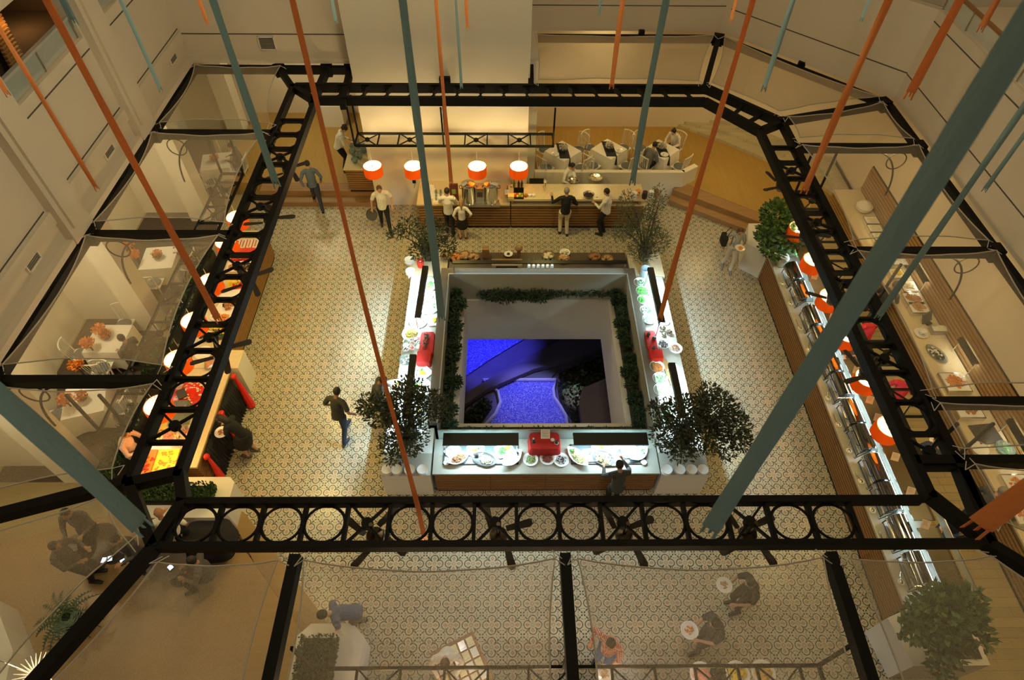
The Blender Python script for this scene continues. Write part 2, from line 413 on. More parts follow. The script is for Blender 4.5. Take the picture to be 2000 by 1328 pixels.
def rail(p, q, nm, lb, wood):
    t = empty(nm, p, 0, lb, 'railing'); p = Vector(p); q = Vector(q); d = q-p
    b = MB(); b.bar(p+Vector((0, 0, .42)), q+Vector((0, 0, .42)), .09, .05); wbuild(b, 'handrail', wood, t)
    b = MB(); b.bar(p+Vector((0, 0, .2)), q+Vector((0, 0, .2)), .012, .36); wbuild(b, 'glass_panel', glass_m, t)
    n = max(2, int(d.length/1.1)); 
    for k in range(n+1):
        c = p+d*k/n; b = MB(); b.box(c.x-.02, c.y-.02, c.z, c.x+.02, c.y+.02, c.z+.4); wbuild(b, 'post', steel_m, t)
def thin(name, col, alpha, rough=.1):
    m = bpy.data.materials.new(name); g = NG(m)
    g.b.inputs['Base Color'].default_value = (*col, 1); g.b.inputs['Roughness'].default_value = rough
    tr = g.new('ShaderNodeBsdfTransparent'); mx = g.new('ShaderNodeMixShader')
    lw = g.new('ShaderNodeLayerWeight'); lw.inputs[0].default_value = .25
    g.lk(g.M('ADD', alpha, g.M('MULTIPLY', lw.outputs['Fresnel'], .5, clamp=True), clamp=True), mx.inputs[0])
    g.lk(tr.outputs[0], mx.inputs[1]); g.lk(g.b.outputs[0], mx.inputs[2]); g.lk(mx.outputs[0], g.n['Material Output'].inputs[0])
    return m
glass_m = thin('clear_glass', (.55, .62, .58), .12, .05)
rail((-8.8, 10.34, 6.88), (-8.8, 13.12, 6.88), 'balcony_railing', 'pale grey balcony handrail before the dark left gallery with the glowing slats', mat('pale_rail', (.42, .42, .40), .4))
rail((-8.8, 14.02, 6.88), (-8.8, 16.6, 6.88), 'balcony_railing', 'short stretch of balcony handrail seen between the wall piers at top left', MATS['pale_rail'])
rail((10.3, 2, 6.65), (10.3, 15.28, 6.65), 'balcony_railing', 'wood and steel balcony handrail along the upper right wall', wood_dk)
# ------------------------------------------------------------------ ventilation grilles
def vent(c, nrm, w_, h_, lb):
    t = empty('ventilation_grille', c, math.atan2(nrm[1], nrm[0])-pi/2, lb, 'vent', 'ventilation grilles in the upper walls')
    b = MB()
    for s in (-1, 1): b.cbox((s*w_/2, .015, 0), (.03, .04, h_+.03)); b.cbox((0, .015, s*h_/2), (w_, .04, .03))
    b.build('frame', white_m, t)
    b = MB(); b.cbox((0, .002, 0), (w_, .01, h_)); b.build('backing', mat('vent_dark', (.10, .09, .075), .8), t)
    b = MB()
    for k in range(9): b.cbox((0, .014, -h_/2+h_*(k+.5)/9), (w_, .018, .012))
    b.build('slats', mat('vent_slat', (.30, .28, .24), .5), t)
for y_, z_, lb in ((16.25, 5.0, 'small grille high on the left wall beside the far corner'), (12.05, 5.0, 'grille on the left wall between the two pilasters'), (8.55, 5.0, 'large white-framed grille low on the left wall, nearest the camera')):
    vent((-8.69, y_, z_), (1, 0), .42, .36, lb)
vent((-6.42, 17.09, 4.93), (0, -1), .42, .34, 'square grille in the back wall left of the bar wall')
# ------------------------------------------------------------------ pool court below the opening
b = MB()
for x0, y0, x1, y1 in ((PX0-.22, PY0-.22, PX0, PY1+.22), (PX1, PY0-.22, PX1+.22, PY1+.22), (PX0, PY0-.22, PX1, PY0), (PX0, PY1, PX1, PY1+.22)):
    b.box(x0, y0, -1.68, x1, y1, .02)
struct('wall_court_parapet', b, white_m)
b = MB().box(-5, 4, -4.9, 7, 18, -4.6); struct('floor_court', b, mat('court_paving', (.16, .13, .2), .7, noise=(6, .15)))
b = MB().box(-5, 17.8, -4.6, 7, 18, -1).box(-5, 4, -4.6, -4.8, 18, -1).box(6.8, 4, -4.6, 7, 18, -1); struct('wall_court', b, white_m)
def mosaic():
    m = bpy.data.materials.new('rippling_pool_water'); g = NG(m)
    n = g.new('ShaderNodeTexVoronoi'); n.inputs['Scale'].default_value = 30; g.lk(g.pos(), n.inputs['Vector'])
    f = g.maprange(n.outputs['Distance'], .05, .7)
    n2 = g.noise(26, 4, g.pos()); k = g.maprange(n2, .35, .7)
    c = g.mix(f, (.85, .9, 1.0), (.10, .10, .6)); c = g.mix(k, (.10, .08, .6), c)
    g.lk(c, g.b.inputs['Base Color']); g.b.inputs['Roughness'].default_value = .12
    g.bump(n2, .6, .05); return m
pool_m = mosaic()
b = MB().prism([(-4, 16.5), (3.2, 16.5), (3.0, 15.2), (.8, 14.6), (-.5, 13.6), (-1.3, 12.9), (-4, 12.5)], -4.6, -4.53)
t = b.build('pool_water', pool_m); tag(t, 'blue lit pool water in the upper left corner of the court below', 'pool')
pts = [(-.75, 12.68), (1.78, 12.68), (1.66, 12.3), (1.68, 11.95), (1.86, 11.6), (2.03, 11.2), (2.05, 10.8), (1.9, 10), (-1.2, 10), (-.62, 10.9), (-.30, 11.3), (-.14, 11.75), (-.22, 12.2)]
t = MB().prism(pts, -4.6, -4.53).build('pool_water', pool_m); tag(t, 'curved blue lit pool with white glare in the court below', 'pool')
b = MB(); pp = [(x, y, -4.5) for x, y in pts]
b.tube(pp, .06, 6, True); t = b.build('pool_kerb', mat('pool_kerb_stone', (.6, .58, .7), .5)); tag(t, 'pale rounded kerb around the curved pool below', 'kerb')
b = MB().prism([(-4.2, 10.6), (-1.6, 11.7), (.3, 13.2), (2.0, 14.25), (4.5, 15.5), (4.5, 14.4), (2.4, 13.4), (1.0, 12.95), (-.6, 12.1), (-1.7, 11.15), (-3.8, 9.8)], -4.45, -4.25)
t = b.build('walkway', mat('walkway_slab', (.16, .13, .17), .8)); tag(t, 'dark curved walkway slab crossing over the pools in the court', 'walkway')
def scatter_leaves(b, fn, n, size, flat=.4, narrow=.45):
    for _ in range(n):
        c, dirv = fn()
        d = Vector(dirv)+Vector((random.uniform(-.6, .6), random.uniform(-.6, .6), random.uniform(-.5, .5)))
        if d.length < .01: d = Vector((1, 0, 0))
        d.normalize(); s = size*random.uniform(.7, 1.3)
        sd = d.cross(Vector((random.uniform(-1, 1), random.uniform(-1, 1), random.uniform(-1, 1))))
        if sd.length < .01: continue
        sd.normalize(); c = Vector(c); a = c-d*s*.5; e = c+d*s*.5; m = c+sd*s*narrow*.5; q = c-sd*s*narrow*.5
        b.add([a, m, e, q], [(0, 1, 2, 3)])
leaf_dk = mat('leaf_dark_green', (.035, .065, .025), .55, noise=(5, .5))
leaf_md = mat('leaf_mid_green', (.07, .14, .04), .5, noise=(5, .5))
leaf_hg = mat('hedge_green', (.05, .10, .028), .6, noise=(6, .5))
bark_m = mat('bark', (.10, .07, .045), .9)
def bed(poly, n, z, lb, nm='planting_bed'):
    xs = [p[0] for p in poly]; ys_ = [p[1] for p in poly]
    def inside(x, y):
        r = False; j = len(poly)-1
        for i in range(len(poly)):
            (xi, yi), (xj, yj) = poly[i], poly[j]
            if (yi > y) != (yj > y) and x < (xj-xi)*(y-yi)/(yj-yi)+xi: r = not r
            j = i
        return r
    t = empty(nm, (xs[0], ys_[0], z), 0, lb, 'planting bed')
    wbuild(MB().prism(poly, z, z+.08), 'soil', soil_m, t)
    b = MB()
    def fn():
        while 1:
            x = random.uniform(min(xs), max(xs)); y = random.uniform(min(ys_), max(ys_))
            if inside(x, y): return (x, y, z+.08+random.uniform(0, .3)), (random.uniform(-1, 1), random.uniform(-1, 1), .5)
    scatter_leaves(b, fn, n, .16); o = wbuild(b, 'foliage', leaf_dk, t); o['kind'] = 'stuff'
t = MB().prism([(-.3, 12.75), (1.6, 12.75), (1.85, 13.1), (1.75, 13.55), (1.2, 13.75), (.4, 13.3)], -4.6, -4.5).build('gravel_bed', mat('dark_gravel', (.14, .13, .12), .8, noise=(60, .8))); tag(t, 'dark gravel patch between the walkway and the curved pool', 'gravel')
bed([(1.9, 12.95), (2.5, 13.3), (4.5, 14.2), (4.5, 10), (2.1, 10), (2.2, 11.1), (1.85, 11.8), (1.8, 12.4)], 1500, -4.6, 'dark leafy bed between the curved pool and the right wall of the court')
bed([(-1.7, 11.0), (-.7, 11.9), (-.4, 11.6), (-.8, 10.9), (-1.4, 10), (-2.5, 10)], 500, -4.6, 'dark leafy bed left of the curved pool under the walkway')
t = MB().prism([(2.55, 11.9), (4, 12.6), (4, 10), (2.45, 10), (2.4, 11.3)], -4.2, -3.9).build('lilac_block', mat('lilac_plaster', (.25, .20, .25), .8)); tag(t, 'lilac plastered block with angled edge in the lower right of the court', 'block')
lamp('SPOT', 'pool_light', (-.4, 13.9, -2.0), 420, (.10, .10, 1.0), (0, 0, 0), spot_size=radians(78), spot_blend=.6)
lamp('SPOT', 'pool_light', (.9, 12.9, -2.0), 330, (.24, .26, 1.0), (radians(-22), 0, 0), spot_size=radians(62), spot_blend=.6)
lamp('SPOT', 'pool_spot', (1.75, 13.1, -2.1), 900, (.72, .80, 1.0), (radians(-24), radians(-14), 0), spot_size=radians(20), spot_blend=.8, shadow_soft_size=.05)
# ================================================================== steel trusses, beams and shade cloths
TZ = 4.22
XL, XR = -5.68, 7.07
IL, IR = -4.96, 6.40
def chord(a, b_, w_=.15, h_=.2): return MB().bar((a[0], a[1], TZ), (b_[0], b_[1], TZ), w_, h_)
RZ = [0]
def truss(lb, a_out, b_out, a_in, b_in, cells, axis_pts, cwd=.15, chh=.2):
    """ladder truss: two chords, cross bars, flat rings and X braces between them. cells: list of 'o','x','-' ; axis_pts: boundaries as fractions"""
    c = ((a_out[0]+b_in[0])/2, (a_out[1]+b_in[1])/2, TZ)
    t = empty('steel_truss', c, 0, lb, 'truss')
    wbuild(chord(a_out, b_out, cwd, chh), 'outer_chord', black_m, t); wbuild(chord(a_in, b_in, cwd, chh), 'inner_chord', black_m, t)
    ao, bo, ai, bi = (Vector((*p, TZ)) for p in (a_out, b_out, a_in, b_in))
    def P(f, s):   # f fraction along, s 0 outer 1 inner ; f measured on world axis positions
        return f
    for k, ((o0, i0), (o1, i1)) in enumerate(zip(axis_pts, axis_pts[1:])):
        o0, i0, o1, i1 = (Vector((*p, TZ)) for p in (o0, i0, o1, i1))
        b = MB(); b.bar(o1, i1, .05, .12); wbuild(b, 'cross_bar', black_m, t)
        if k == 0: b = MB(); b.bar(o0, i0, .05, .12); wbuild(b, 'cross_bar', black_m, t)
        m = (o0+i0+o1+i1)/4; wid = (o0-i0).length/2-.06
        ln = ((o1+i1)/2-(o0+i0)/2).length/2
        if cells[k] == 'o':
            dirv = ((o1+i1)/2-(o0+i0)/2).normalized(); pr = Vector((-dirv.y, dirv.x, 0))
            b = MB(); b.tube([m+dirv*(ln-.02)*cos(q*pi/14)+pr*(wid)*sin(q*pi/14) for q in range(28)], .022, 6, True)
            wbuild(b, 'ring', black_m, t, True)
        elif cells[k] == 'x':
            b = MB(); b.bar(o0, i1, .035, .05); b.bar(o1, i0, .035, .05); b.lathe([(.085, -.05), (.085, .05)], 14, m)
            wbuild(b, 'cross_brace', black_m, t)
    return t
cw = 3.715/6
yl = [13.8-cw*k for k in range(-1, 14)]
def seg(ax, vals, o, i): return [((o, v), (i, v)) if ax == 'y' else ((v, o), (v, i)) for v in vals]
# left run, back to front: nodes at 13.8, 10.05, 6.32
truss('long black ring-and-cross truss on the left above the glowing buffet', (XL, 16.06), (XL, 4.4), (IL, 15.3), (IL, 4.5), list('o'+'oxooxo'*3), seg('y', [14.42]+[13.8-cw*k for k in range(0, 16)], XL, IL)[:16], .12, .2)
truss('long black ring-and-cross truss across the bottom of the opening', (-4.95, 3.44), (6.9, 3.44), (-4.8, 4.11), (6.25, 4.11), list('ooo'+'oxooxo'*3), seg('x', [-2.92+cw*k for k in range(-3, 15)], 3.44, 4.11)[:17], .10, .18)
truss('long black ring-and-cross truss on the right above the silver chafing dishes', (XR, 14.4), (XR, 3.9), (IR, 14.0), (IR, 4.11), list('oxooxo'*3), seg('y', [13.3-cw*k for k in range(0, 16)], XR, IR)[:15], .14, .2)
t = truss('black truss along the back in front of the bar wall', (-5.6, 16.06), (5.5, 16.06), (-4.95, 15.40), (5.3, 15.40), list('-'*16), [], .10, .24)
for k in range(17):
    x = -4.35+cw*k
    if x < 5.2:
        b = MB(); b.bar((x, 16.06, TZ), (x, 15.40, TZ), .05, .12); [b.bar((x, y1, TZ), (x+sg*.12, y2, TZ), .05, .16) for sg in (-1, 1) for y1, y2 in ((15.9, 16.06), (15.56, 15.40))]
        wbuild(b, 'cross_bar', black_m, t)
t = truss('short slanting truss at the back right corner', (5.5, 16.06), (XR, 14.4), (5.3, 15.40), (IR, 14.0), list('---'), [], .12, .24)
for k in range(1, 4):
    f = k/4; o = Vector((5.5, 16.06, TZ)).lerp(Vector((XR, 14.4, TZ)), f); i = Vector((5.3, 15.40, TZ)).lerp(Vector((IR, 14.0, TZ)), f)
    b = MB(); b.bar(o, i, .06, .12); wbuild(b, 'cross_bar', black_m, t)
for lb, l in (('black corner piece joining left and back trusses', [((XL, 16.06), (-4.95, 15.35))]),
              ('black corner pieces joining left and bottom trusses', [((XL, 4.45), (-4.95, 3.44)), ((XL, 4.40), (IL, 4.6)), ((-4.95, 3.44), (-4.75, 4.14)), ((IL, 4.6), (-4.75, 4.11))]),
              ('black corner pieces joining right and bottom trusses', [((XR, 4.6), (6.95, 3.44)), ((XR, 4.75), (IR, 4.75)), ((IR, 4.2), (6.95, 3.44))]),
              ('black corner piece at the bend of the right and slanting trusses', [((XR, 14.4), (IR, 14.0))])):
    t = empty('truss_corner', (l[0][0][0], l[0][0][1], TZ), 0, lb, 'truss')
    for p, q in l: wbuild(chord(p, q, .15, .2), 'gusset_beam', black_m, t)
# beams from the ring out to the walls
def beam(lb, p, q, bracket=True, z=TZ):
    t = empty('steel_beam', (*p, z), 0, lb, 'beam')
    b = MB(); b.bar((*p, z), (*q, z), .15, .2); wbuild(b, 'beam', black_m, t)
    if bracket:
        d = (Vector((*q, z))-Vector((*p, z))).normalized(); b = MB()
        e = Vector((*q, z)); b.bar(e-d*.1, e+d*.12, .3, .3); wbuild(b, 'wall_plate', black_m, t)
beams = [((XL, 13.8), (-8.55, 13.8), 'black cross beam at the back left, first below the far corner'), ((XL, 10.05), (-8.55, 10.05), 'black cross beam at the middle of the left side'),
 ((XL, 6.32), (-8.55, 6.32), 'black cross beam nearest the camera on the left side'), ((XL, 4.45), (-9.2, 3.35), 'black slanting beam from the lower left ring corner to the left edge'),
 ((-4.95, 3.42), (-6.1, 1.2), 'broad black slanting beam running to the bottom left corner'), ((-2.92, 3.3), (-2.92, .2), 'black beam running down at the left of the bottom cloths'),
 ((.85, 3.3), (.85, .2), 'black beam running down at the centre of the bottom edge'), ((4.6, 3.3), (4.56, .2), 'black curved-looking beam running down right of centre'),
 ((6.9, 3.45), (10.0, .6), 'black slanting beam at the lower right corner'), ((XR, 4.75), (10.1, 4.75), 'black cross beam nearest the camera on the right'), ((XR, 5.85), (10.1, 5.85), 'black cross beam on the right above the red-shirted guest'),
 ((XR, 9.57), (10.1, 9.57), 'black cross beam at the middle of the right side'), ((XR, 13.3), (10.1, 13.3), 'thin black cross beam at the back right'), ((XR, 14.47), (10.02, 15.3), 'black beam slanting up to the back right wall corner'),
 ((5.4, 15.98), (6.43, 18.95), 'black beam from the back truss to the bend of the back wall'), ((.72, 15.98), (.78, 18.95), 'black beam along the right edge of the bar wall'),
 ((-1.62, 16.0), (-1.62, 16.4), 'short black stub beam at the centre of the bar wall'), ((XL, 16.0), (-6.25, 17.0), 'short black beam at the back left corner'), ((-5.0, 15.12), (-4.95, 17.0), 'black short beam crossing the back left truss gap'), ((-4.2, 15.12), (-4.3, 17.0), 'short black beam beside the bar wall edge')]
for p, q, lb in beams: beam(lb, p, q)
for p, q, lb in (((-8.62, 17.05), (-8.62, .8), 'long black wall beam along the left wall'), ((-8.62, 16.98), (-4.15, 16.98), 'black wall beam along the back left wall'), ((.8, 18.95), (6.45, 18.95), 'black wall beam along the back right wall'),
                 ((6.45, 18.95), (10.08, 15.28), 'black wall beam on the slanting back right wall'), ((10.1, 15.28), (10.1, 0), 'long black wall beam along the right wall')):
    beam(lb, p, q, False, TZ+.02)
for y_, s in ((15.9, -1), (12.0, -1), (8.2, -1)):
    b = MB(); b.cbox((-8.72, y_, TZ+.1), (.3, .34, .28)); t = b.build('wall_bracket', black_m); tag(t, 'black steel bracket on the left wall, %s' % {15.9: 'farthest one below the blue ribbon end', 12.0: 'middle one below the orange ribbon end', 8.2: 'nearest one below the large grille'}[y_], 'bracket', 'wall brackets on the left')
for x, y_, lb in ((4.1, 19.0, 'small black bracket on the back right wall beam'), (8.35, 17.15, 'small black bracket on the slanting wall beam')):
    b = MB(); b.cbox((x, y_, TZ+.14), (.16, .16, .22)); t = b.build('wall_bracket', black_m); tag(t, lb, 'bracket')
# curl ornaments under the wall beams
def curl(x, y_, s, lb):
    t = empty('scroll_bracket', (x, y_, 4.1), 0, lb, 'ornament')
    b = MB(); b.tube([(x+s*(.36+.23*cos(a)), y_, 3.86+.23*sin(a)) for a in [2*pi*k/24 for k in range(24)]], .015, 6, True); wbuild(b, 'ring', black_m, t, True)
    b = MB(); b.tube([(x+s*(1.0-.85*sin(a)), y_, 4.12-1.3*(1-cos(a))) for a in [k*pi/2/12 for k in range(13)]], .022, 6); wbuild(b, 'curved_strut', black_m, t, True)
for y_, lb in ((13.8, 'farthest'), (10.05, 'middle'), (6.32, 'nearest')): curl(-8.55, y_, 1, 'ring and curved strut ornament under the left wall beam, %s of three' % lb)
for y_, lb in ((13.3, 'farther'), (9.57, 'nearer')): curl(10.1, y_, -1, 'ring and curved strut ornament under the right wall beam, %s of two' % lb)
# ------------------------------------------------------------------ shade cloths
def cloth_mat(name, op, col):
    m = bpy.data.materials.new(name); g = NG(m)
    d = g.new('ShaderNodeBsdfDiffuse'); tl = g.new('ShaderNodeBsdfTranslucent'); tr = g.new('ShaderNodeBsdfTransparent')
    x, y, z = g.xyz(g.pos())
    n = g.noise(3, 3, g.pos()); c = g.mix(n, tuple(q*.93 for q in col), col)
    g.lk(c, d.inputs[0]); g.lk(c, tl.inputs[0])
    a = g.new('ShaderNodeMixShader'); a.inputs[0].default_value = .6; g.lk(d.outputs[0], a.inputs[1]); g.lk(tl.outputs[0], a.inputs[2])
    e = g.new('ShaderNodeMixShader'); sc_ = g.new('ShaderNodeVectorMath'); sc_.operation = 'SCALE'; sc_.inputs['Scale'].default_value = 900; g.lk(g.pos(), sc_.inputs[0])
    fl = g.new('ShaderNodeVectorMath'); fl.operation = 'FLOOR'; g.lk(sc_.outputs[0], fl.inputs[0])   # open weave: thread or hole
    wn = g.new('ShaderNodeTexWhiteNoise'); g.lk(fl.outputs[0], wn.inputs['Vector']); g.lk(g.M('LESS_THAN', wn.outputs[0], op), e.inputs[0])
    g.lk(tr.outputs[0], e.inputs[1]); g.lk(a.outputs[0], e.inputs[2]); g.lk(e.outputs[0], g.n['Material Output'].inputs[0])
    return m
cloth_m = cloth_mat('sheer_cloth', .34, (.78, .70, .56))
cloth_m3 = cloth_mat('thin_cloth', .24, (.78, .70, .56)); cloth_m2 = cloth_mat('dense_cloth', .62, (.78, .70, .56))
hem_m = mat('cloth_hem', (.55, .50, .42), .8); cord_m = mat('white_cord', (.72, .70, .64), .7)
def cloth(lb, pts, z=4.42, sag=.12, pull=.07, m=None, curl_=None):
    """pts: 4 corners; sides bow inward, middle sags"""
    P = [Vector((*p, z)) for p in pts]; C = sum(P, Vector())/4
    P = [p+(C-p).normalized()*.07 for p in P]
    t = empty('shade_cloth', C, 0, lb, 'shade cloth', 'sheer cloths stretched between the beams')
    def edge(a, b_, f):
        p = a.lerp(b_, f); L = (b_-a).length; inn = (C-(a+b_)/2).normalized()
        return p+inn*pull*L*4*f*(1-f)*.8
    N = 14; vs = []; hs = []
    for j in range(N+1):
        for i in range(N+1):
            u, v = i/N, j/N
            e = (1-v)*edge(P[0], P[1], u)+v*edge(P[3], P[2], u)+(1-u)*edge(P[0], P[3], v)+u*edge(P[1], P[2], v)
            e -= (1-u)*(1-v)*P[0]+u*(1-v)*P[1]+u*v*P[2]+(1-u)*v*P[3]
            e.z -= sag*16*u*(1-u)*v*(1-v)*.6+.01*sin(u*17+v*5)
            vs.append(e)
    fs = [(j*(N+1)+i, j*(N+1)+i+1, (j+1)*(N+1)+i+1, (j+1)*(N+1)+i) for j in range(N) for i in range(N)]
    wbuild(MB().add(vs, fs), 'cloth', m or cloth_m, t, True)
    b = MB(); rim = [vs[i] for i in range(N+1)]+[vs[j*(N+1)+N] for j in range(1, N+1)]+[vs[N*(N+1)+i] for i in range(N-1, -1, -1)]+[vs[j*(N+1)] for j in range(N-1, 0, -1)]
    b.tube(rim, .012, 5, True); wbuild(b, 'hem', hem_m, t, True)
    for p, q in zip(P, pts):
        o = Vector((*q, TZ+.12)); d = (o-p); d.z = 0; s = Vector((-d.y, d.x, 0)).normalized()*.13
        b = MB(); b.tube([p, o+s], .007, 4); b.tube([p, o-s], .007, 4); b.tube([o+s, o-s*.3+d*.4], .007, 4)
        wbuild(b, 'tie_cord', cord_m, t)
LW = -8.55
cloth('dense looking cloth in the far left corner', [(LW, 16.95), (-6.1, 16.9), (XL-.05, 13.95), (LW+.05, 13.95)])
cloth('sheer cloth on the left side, far bay with wrinkled near edge', [(LW, 13.65), (XL-.1, 13.65), (XL-.1, 10.2), (LW, 10.2)])
cloth('sheer cloth on the left side, middle bay over the diners', [(LW, 9.9), (XL-.1, 9.9), (XL-.1, 6.47), (LW, 6.47)])
cloth('sheer cloth on the left side, nearest bay crossed by the blue ribbon', [(LW, 6.17), (XL-.1, 6.17), (XL-.15, 4.55), (-8.9, 3.6)])
cloth('dim cloth over the tables in the lower left corner', [(-9.0, 3.2), (XL-.1, 4.2), (-5.15, 3.45), (-6.3, 1.3)])
cloth('brown toned cloth at bottom left with nothing but floor beneath', [(-4.75, 3.22), (-3.05, 3.22), (-3.05, .6), (-6.0, 1.0)], pull=.05)
cloth('wide cloth at the bottom left of centre over a man in blue', [(-2.8, 3.22), (.75, 3.22), (.75, .4), (-2.85, .4)], pull=.06)
cloth('wide cloth at the bottom right of centre over the red checked shirt', [(.95, 3.22), (4.45, 3.22), (4.5, .4), (.95, .4)], pull=.06)
cloth('cloth at the bottom right over the leafy tree', [(4.72, 3.2), (6.75, 3.25), (9.2, 1.1), (4.75, .5)], pull=.05)
cloth('cloth in the lower right corner over the guest in grey', [(7.15, 4.65), (10.0, 4.65), (10.1, 1.0), (7.1, 3.7)], m=cloth_m3)
cloth('narrow cloth on the right just behind the nearest cross beam', [(7.1, 5.75), (10.0, 5.75), (10.0, 4.85), (7.1, 4.85)], pull=.03, m=cloth_m3)
cloth('cloth on the right side over the hot plates', [(7.1, 9.47), (10.0, 9.47), (10.0, 5.95), (7.1, 5.95)], pull=.06, m=cloth_m3)
cloth('cloth on the right side over the far end of the slatted panel', [(7.1, 13.2), (10.0, 13.2), (10.0, 9.67), (7.1, 9.67)], pull=.06, m=cloth_m3)
cloth('small cloth in the back right corner', [(7.1, 14.4), (9.9, 15.15), (10.0, 13.4), (7.1, 13.4)], m=cloth_m3)
cloth('opaque looking cloth before the slanting back wall', [(5.5, 16.05), (6.5, 18.8), (9.9, 15.35), (7.0, 14.55)], m=cloth_m2, pull=.04)
cloth('opaque looking cloth before the back right wall', [(.85, 18.85), (6.3, 18.85), (5.3, 16.1), (.85, 16.1)], m=cloth_m2, pull=.03)
# ------------------------------------------------------------------ crepe streamers hanging from the roof
def crepe(name, col):
    m = bpy.data.materials.new(name); g = NG(m)
    d = g.b; d.inputs['Roughness'].default_value = .8
    x, y, z = g.xyz(g.obj())
    f = g.noise(60, 3, g.vec(x, y, g.M('MULTIPLY', z, .25)))
    c = g.mix(f, tuple(q*.85 for q in col), col); g.lk(c, d.inputs[0])
    tl = g.new('ShaderNodeBsdfTranslucent'); g.lk(c, tl.inputs[0])
    a = g.new('ShaderNodeMixShader'); a.inputs[0].default_value = .35; g.lk(d.outputs[0], a.inputs[1]); g.lk(tl.outputs[0], a.inputs[2])
    g.lk(a.outputs[0], g.n['Material Output'].inputs[0]); g.bump(f, .5, .01); return m
OR_M = crepe('orange_crepe', (1.0, .42, .13)); BL_M = crepe('blue_crepe', (.40, .58, .60))
def streamer(col, bx, by, wpx, W, lb):
    d = _F*CF+(bx-1000)*_R-(by-664)*_U
    zc = CF*W/wpx; k = zc/CF; p = Vector((0, 0, CH))+d*k
    t = empty('crepe_streamer', p, 0, lb, 'streamer', col+' streamers hanging in the atrium')
    b = MB(); n = 60; H = 17.1-p.z; ph = random.uniform(0, 6); vs = []; yaw = math.atan2(p.y, p.x)+pi/2
    for i in range(n+1):
        h_ = H*(i/n)**1.3; a = yaw+.35*sin(ph+h_*1.1)+.15*sin(h_*4.3+ph)
        ww = W/2*(1+.06*sin(h_*5+ph))*max(.45, 1-.085*h_); th = .12*W
        c = Vector((.012*sin(h_*.8+ph)*min(1, h_), .012*cos(h_*.7)*min(1, h_), h_))
        dx = Vector((cos(a), sin(a), 0)); nx = Vector((-sin(a), cos(a), 0))
        for u_, w_ in ((-1, .2), (-.4, 1), (.3, .5), (1, -.1), (.4, -.9), (-.3, -.5)): vs.append(c+dx*u_*ww+nx*w_*th)
    fs = []
    for i in range(n):
        for q in range(6): fs.append((i*6+q, i*6+(q+1) % 6, (i+1)*6+(q+1) % 6, (i+1)*6+q))
    fs += [tuple(range(6))[::-1], tuple(n*6+q for q in range(6))]
    b.add(vs, fs).build('paper_strip', OR_M if col == 'orange' else BL_M, t, True)
    tl_ = MB(); a = yaw
    for s, L in ((-.7, .07), (-.1, .04), (.6, .08)):
        c = Vector((cos(a), sin(a), 0))*s*W/2; tl_.bar(c+Vector((0, 0, .02)), c*1.15+Vector((0, 0, -L*W/.08)), W*.22, .004)
    tl_.build('frayed_end', OR_M if col == 'orange' else BL_M, t)
ST = [('orange', 187, 365, 9, .07, 'thin orange streamer ending over the left wall'), ('orange', 12, 180, 10, .07, 'stub of orange streamer at the left edge of the picture'),
 ('orange', 425, 622, 13, .08, 'orange streamer ending above the orange lamps of the left buffet'), ('blue', 312, 172, 8, .07, 'thin blue streamer ending at the far left wall beam'),
 ('orange', 404, 43, 7, .06, 'tip of an orange streamer at the top, left part'), ('blue', 538, 355, 15, .085, 'blue streamer ending over the left truss'),
 ('orange', 829, 1050, 10, .08, 'longest orange streamer, crossing the left floor down to the bottom truss'), ('blue', 656, 40, 7, .06, 'pale tip of a blue streamer against the back wall'),
 ('blue', 862, 618, 15, .085, 'broad blue streamer passing the bar wall down to the island'), ('orange', 881, 355, 8, .075, 'orange streamer in front of the bar wall ending by the man at the counter'),
 ('blue', 901, 168, 6, .06, 'thin blue streamer over the back truss'), ('orange', 913, 50, 7, .06, 'short orange tip at the top, near the centre'), ('blue', 1170, 26, 5, .05, 'very short blue tip at the top right of the bar wall'),
 ('orange', 1195, 165, 10, .075, 'orange streamer ending with a forked tip on the back truss'), ('blue', 1236, 352, 13, .08, 'blue streamer ending over the low wall by the dining tables'),
 ('orange', 1428, 38, 7, .06, 'short orange tip at the top over the bend of the wall'), ('orange', 1290, 618, 11, .08, 'long orange streamer ending over the salad bowls of the island'),
 ('blue', 1493, 170, 10, .07, 'blue streamer ending before the slanting back wall'), ('blue', 1683, 36, 7, .06, 'faint blue tip near the top right'),
 ('orange', 1573, 368, 14, .085, 'orange streamer ending on the back right truss'), ('orange', 1779, 180, 17, .085, 'orange streamer with a wide end before the right wall'),
 ('orange', 1918, 52, 12, .075, 'orange tip over the upper right handrail'), ('blue', 1388, 1032, 34, .11, 'nearest and broadest blue streamer, slanting across the right side'),
 ('blue', 1717, 616, 12, .08, 'blue streamer ending above the right truss'), ('blue', 1925, 368, 9, .07, 'blue streamer with a looped end before the right wall'),
 ('orange', 1915, 1025, 42, .15, 'wide orange streamer reaching in from the right edge'), ('blue', 272, 1025, 36, .12, 'broad blue streamer reaching in from the left edge over the corner'), ('blue', 142, 38, 14, .07, 'blurred blue streamer end at top left beside the pilaster')]
for a in ST: streamer(*a)
